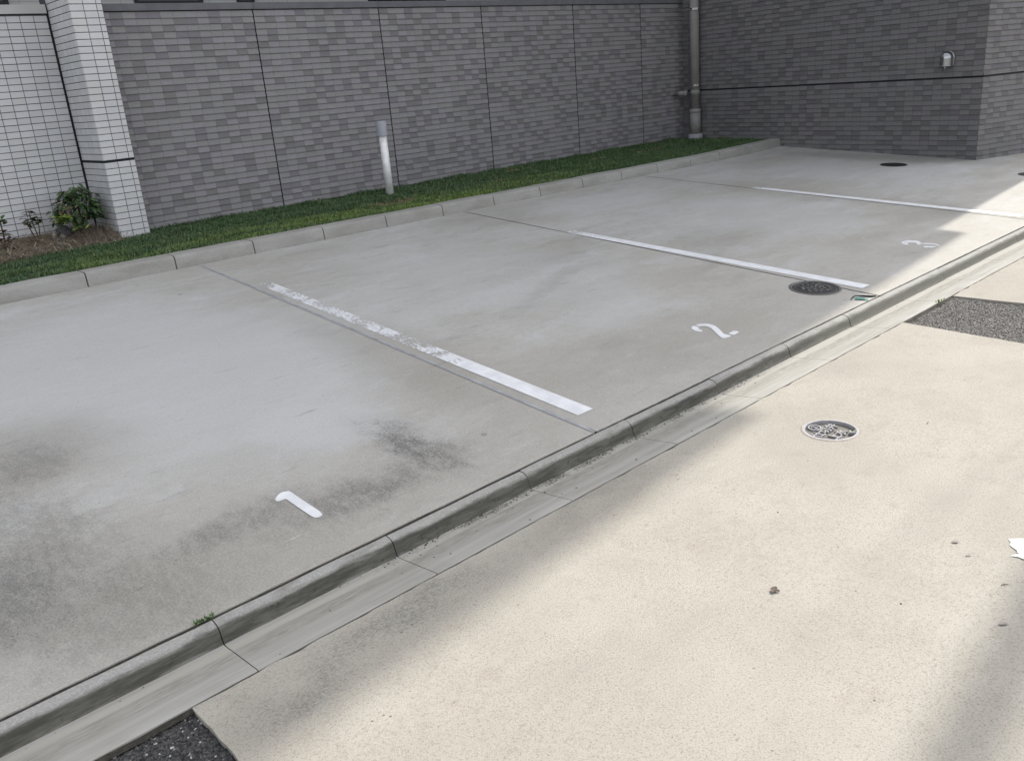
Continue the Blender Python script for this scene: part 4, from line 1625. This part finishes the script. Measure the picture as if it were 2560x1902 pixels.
for i in range(620):
    # a lopsided mound: leaves lie outward and droop like shingles
    a = R_.uniform(0, 2 * math.pi)
    el = R_.uniform(-0.55, 1.5)
    rad = R_.uniform(0.45, 1.0) ** 0.6
    rad *= 0.82 + 0.5 * (0.5 + mnoise.noise(Vector((math.cos(a) * 1.7, math.sin(a) * 1.7, el * 2.2))))
    d = Vector((math.cos(a) * math.cos(el), math.sin(a) * math.cos(el), math.sin(el)))
    p = cen + Vector((d.x * 0.17, d.y * 0.165, d.z * 0.165)) * rad
    if p.x > PX0 - 0.02 or p.y > YW - 0.02 or p.z < bc.z + 0.02:
        continue
    out = Vector((d.x, d.y, 0)).normalized() + Vector((R_.uniform(-.5, .5), R_.uniform(-.5, .5), R_.uniform(-.55, .25)))
    top = p.z > bc.z + 0.17 and rad > 0.8
    mt = R_.choice(['leaf_dark', 'leaf_mid', 'leaf_mid', 'leaf_mid', 'leaf_olive']) if top else 'leaf_dark'
    if p.x < 1.53 and R_.random() < 0.3:
        mt = 'leaf_red'
    put_leaf(bush, p, out, mt, R_.choice([0, 1, 1, 2, 2]), R_.uniform(0.65, 0.98))
for i in range(34):                                       # yellow-green shoots low at its left and front
    p = Vector((1.455 + R_.gauss(0, 0.035), 5.55 + R_.gauss(0, 0.035), bc.z + 0.155 + R_.gauss(0, 0.022)))
    put_leaf(bush, p, (R_.uniform(-1, 0.8), R_.uniform(-1, 0.3), R_.uniform(-.3, 0.6)), R_.choice(['leaf_yellow', 'leaf_yellow', 'leaf_mid']), R_.choice([1, 1, 2]))
for i in range(14):
    p = Vector((1.52 + R_.gauss(0, 0.03), 5.45 + R_.gauss(0, 0.03), bc.z + 0.06 + R_.gauss(0, 0.015)))
    put_leaf(bush, p, (R_.uniform(-1, 1), R_.uniform(-1, 0.4), R_.uniform(0, 0.8)), R_.choice(['leaf_yellow', 'leaf_mid', 'leaf_mid']), R_.choice([1, 2]))


def sapling(base, stems, label, palette, count, hgt, spread, low=0.55):
    o = tag(empty('shrub', base), label, 'shrub')
    m = MB()
    tops = []
    for (dx, dy, hh) in stems:
        b0 = base + Vector((R_.uniform(-.015, .015), R_.uniform(-.015, .015), -0.02))
        tp = base + Vector((dx, dy, hh))
        m.tube([b0, b0.lerp(tp, 0.5) + Vector((dx * 0.2, 0, 0.01)), tp], [0.0055, 0.0045, 0.003], 6)
        tops.append(tp)
    m.build('stem', M['bark'], o)
    for i in range(count):
        tp = R_.choice(tops)
        p = tp + Vector((0, 0, -R_.uniform(0, hgt * (1 - low))))
        a = R_.uniform(0, 2 * math.pi)
        put_leaf(o, p, (math.cos(a), math.sin(a), R_.uniform(-0.25, 0.75)), R_.choice(palette), R_.choice([0, 1, 1]), R_.uniform(0.8, 1.1) * spread)
    return o


b1 = Vector((1.235, 5.60, ground_at(1.235, 5.60)))
sapling(b1, [(-0.015, 0.01, 0.245), (-0.05, 0.0, 0.19), (0.035, 0.0, 0.19)], 'thin leggy sapling with a few dull leaves between bush and frame edge', ['leaf_olive', 'leaf_olive', 'leaf_dark', 'leaf_red'], 34, 0.24, 1.0, 0.72)
b2 = Vector((0.965, 5.52, ground_at(0.965, 5.52)))
lp = sapling(b2, [(0.02, 0.01, 0.20), (-0.05, 0.02, 0.22), (0.05, -0.03, 0.10), (0.0, -0.05, 0.09)], 'reddish leaved plant at the left edge of the photo', ['leaf_red', 'leaf_red', 'leaf_olive'], 30, 0.2, 1.0, 0.35)
for i in range(12):
    put_leaf(lp, b2 + Vector((0.0 + R_.gauss(0, .03), R_.gauss(0, .02), 0.19 + R_.gauss(0, .015))), (R_.uniform(-1, 1), R_.uniform(-1, 1), R_.uniform(0, .8)), R_.choice(['leaf_mid', 'leaf_olive']), 1)


# stones in the bed
def stone(name, c_, s, mat, label, seed):
    bm = bmesh.new()
    bmesh.ops.create_icosphere(bm, subdivisions=3, radius=1)
    for vt in bm.verts:
        d = vt.co.normalized()
        r_ = 1 + 0.28 * mnoise.noise(d * 1.6 + Vector((seed, 0, 0))) + 0.10 * mnoise.noise(d * 4 + Vector((seed, 3, 0)))
        vt.co = Vector((d.x * s[0], d.y * s[1], max(d.z, -0.5) * s[2])) * r_
    me = bpy.data.meshes.new(name)
    bm.to_mesh(me)
    bm.free()
    me.materials.append(M[mat])
    me.polygons.foreach_set('use_smooth', [True] * len(me.polygons))
    o = link(name, me)
    o.location = (c_[0], c_[1], ground_at(c_[0], c_[1]) + s[2] * 0.25)
    o.rotation_euler = (0, 0, seed)
    return tag(o, label, 'stone', 'stones in the planting bed')


stone('stone', (1.475, 5.72), (0.075, 0.06, 0.055), 'stone_dark', 'big dark stone at the left foot of the bush', 1.3)
stone('stone', (1.368, 5.62), (0.020, 0.016, 0.035), 'stone_pale', 'pale upright stone left of the dark stone', 4.1)
stone('stone', (1.420, 5.60), (0.036, 0.018, 0.022), 'stone_pale', 'pale lying stone touching the dark stone', 7.7)
stone('stone', (1.335, 5.42), (0.022, 0.018, 0.016), 'stone_pale', 'small pale pebble low on the bed slope', 2.2)
stone('stone', (1.36, 5.52), (0.026, 0.02, 0.014), 'stone_dark', 'small grey stone between the pale stones', 5.2)
stone('stone', (0.985, 4.62), (0.035, 0.03, 0.010), 'stone_dark', 'flat grey stone in the grass at the left edge', 3.2)

# ------------------------------------------------------------------ small things on the ground


def curled_leaf(x, y, L_, Wd, rot, mat, label, zf=roadz, curl=0.25):
    rows = [(0.0, 0.02), (0.2, 0.6), (0.45, 1.0), (0.7, 0.75), (0.9, 0.3), (1.0, 0.02)]
    v, f = [], []
    for t, q in rows:
        wv = Wd * q / 2
        zz = 0.002 + curl * Wd * (abs(t - 0.5) ** 1.5)
        v += [(L_ * (t - .5), -wv, zz + wv * curl * 1.2), (L_ * (t - .5), 0, zz), (L_ * (t - .5), wv, zz + wv * curl)]
    for i in range(len(rows) - 1):
        a = 3 * i
        f += [[a, a + 3, a + 4, a + 1], [a + 1, a + 4, a + 5, a + 2]]
    o = link('fallen_leaf', mesh('fallen_leaf', v, f, M[mat], True))
    o.location = (x, y, zf(x))
    o.rotation_euler = (0, 0, rot)
    return tag(o, label, 'leaf', 'dead leaves on the road')


curled_leaf(1.148, -1.088, 0.034, 0.020, 0.2, 'deadleaf', 'crumpled dark leaf in the middle of the sunlit road', curl=0.6)
curled_leaf(1.150, -1.098, 0.016, 0.010, 1.4, 'deadleaf', 'tiny dark leaf scrap touching the crumpled leaf', curl=0.7)
curled_leaf(1.700, -1.356, 0.026, 0.012, -0.75, 'deadleaf_grey', 'small grey leaf above left of the white marking', curl=0.5)
curled_leaf(1.374, -1.601, 0.027, 0.012, -0.75, 'deadleaf_grey', 'smooth grey leaf lying near the shadow band', curl=0.35)
for (x, y, r_, L_, lb) in ((1.557, -1.542, -0.75, 0.020, 'short dark twig under the white marking'), (1.643, -1.414, -0.8, 0.016, 'tiny twig just left of the white marking'), (2.52, -0.93, 0.1, 0.022, 'thin twig on the road below the asphalt patch')):
    m = MB()
    d = Vector((math.cos(r_), math.sin(r_), 0)) * L_ / 2
    c0 = Vector((x, y, roadz(x) + 0.0022))
    m.tube([c0 - d, c0 + Vector((0.001, 0.001, 0.001)), c0 + d], [0.0010, 0.0014, 0.0008], 6)
    o = m.build('twig', M['deadleaf'], None, origin=c0)
    tag(o, lb, 'twig', 'twigs on the road')
for (x, y, s, lb) in ((1.304, -1.373, 0.0026, 'lone dark pebble on the road between twig and crumpled leaf'), (1.55, -0.86, 0.0024, 'dark pebble on the road nearer the gutter')):
    stn = stone('pebble', (x, y), (s, s, s * 0.7), 'stone_dark', lb, 1.9)
    stn.location.z = roadz(x) + s * 0.3
    stn['group'] = 'pebbles on the road'
    stn['category'] = 'pebble'


def weed(x, y, z, n_, h_, label, mat='weed_green', spread=0.03):
    o = Vector((x, y, z))
    m = MB()
    for i in range(n_):
        a = R_.uniform(0, 6.283)
        b0 = o + Vector((R_.uniform(-spread, spread), R_.uniform(-spread * .2, spread * .2), -0.003))
        d = Vector((math.cos(a), math.sin(a), 0)) * R_.uniform(0.2, 0.7) * h_ + Vector((0, 0, h_ * R_.uniform(0.4, 1)))
        s = Vector((-math.sin(a), math.cos(a), 0)) * h_ * 0.13
        mid = b0 + d * 0.55
        m.add([b0, mid - s, mid + s, b0 + d], [(0, 1, 2), (1, 3, 2)])
    return tag(m.build('weed', M[mat], None, origin=o), label, 'weed', 'weeds in the joints')


weed(-0.018, 0.001, 0.0, 46, 0.016, 'low green weed in the crack at a front kerb joint', spread=0.028)
weed(4.245, -0.272, roadz(4.245), 12, 0.030, 'yellow green grass tuft at the corner of the asphalt patch', 'leaf_yellow', 0.04)

# teal scrap caught in the kerb crack
so_ = Vector((3.935, 0.045, lotz(3.935, 0.045)))
sc = tag(empty('plastic_scrap', so_), 'torn teal plastic scrap stuck in the kerb crack near the drain cover', 'litter')
m = MB()
m.add([so_ + Vector(q) for q in ((-0.028, 0.022, 0.004), (0.012, 0.030, 0.010), (0.034, 0.006, 0.006), (0.026, -0.038, 0.003), (0.004, -0.044, 0.0), (-0.002, -0.012, 0.006))], [(0, 5, 1), (1, 5, 2), (5, 3, 2), (5, 4, 3)])
m.build('sheet', M['teal'], sc)
m = MB()
m.tube([so_ + Vector(q) for q in ((-0.045, 0.033, 0.003), (-0.01, 0.044, 0.010), (0.03, 0.046, 0.012), (0.06, 0.015, 0.008), (0.085, -0.02, 0.004), (0.11, -0.04, 0.003))], [0.002, 0.003, 0.0035, 0.005, 0.006, 0.003], 6)
m.build('dark_edge', M['blackscrap'], sc)

# pale fallen leaves on the lawn
for (x, y, a, lb) in ((5.503, 4.097, 0.2, 'pale dead leaf lying on the lawn close to the back kerb'), (7.322, 4.93, 0.5, 'pale dead leaf on the far lawn before the drainpipe'), (7.58, 5.3, -0.4, 'pale dead leaf on the lawn near the dark wall')):
    o = curled_leaf(x, y, 0.075, 0.022, a, 'deadleaf_grey', lb, zf=lambda q, y=y: lawnz(q, y) + 0.026)
    o['group'] = 'dead leaves on the lawn'
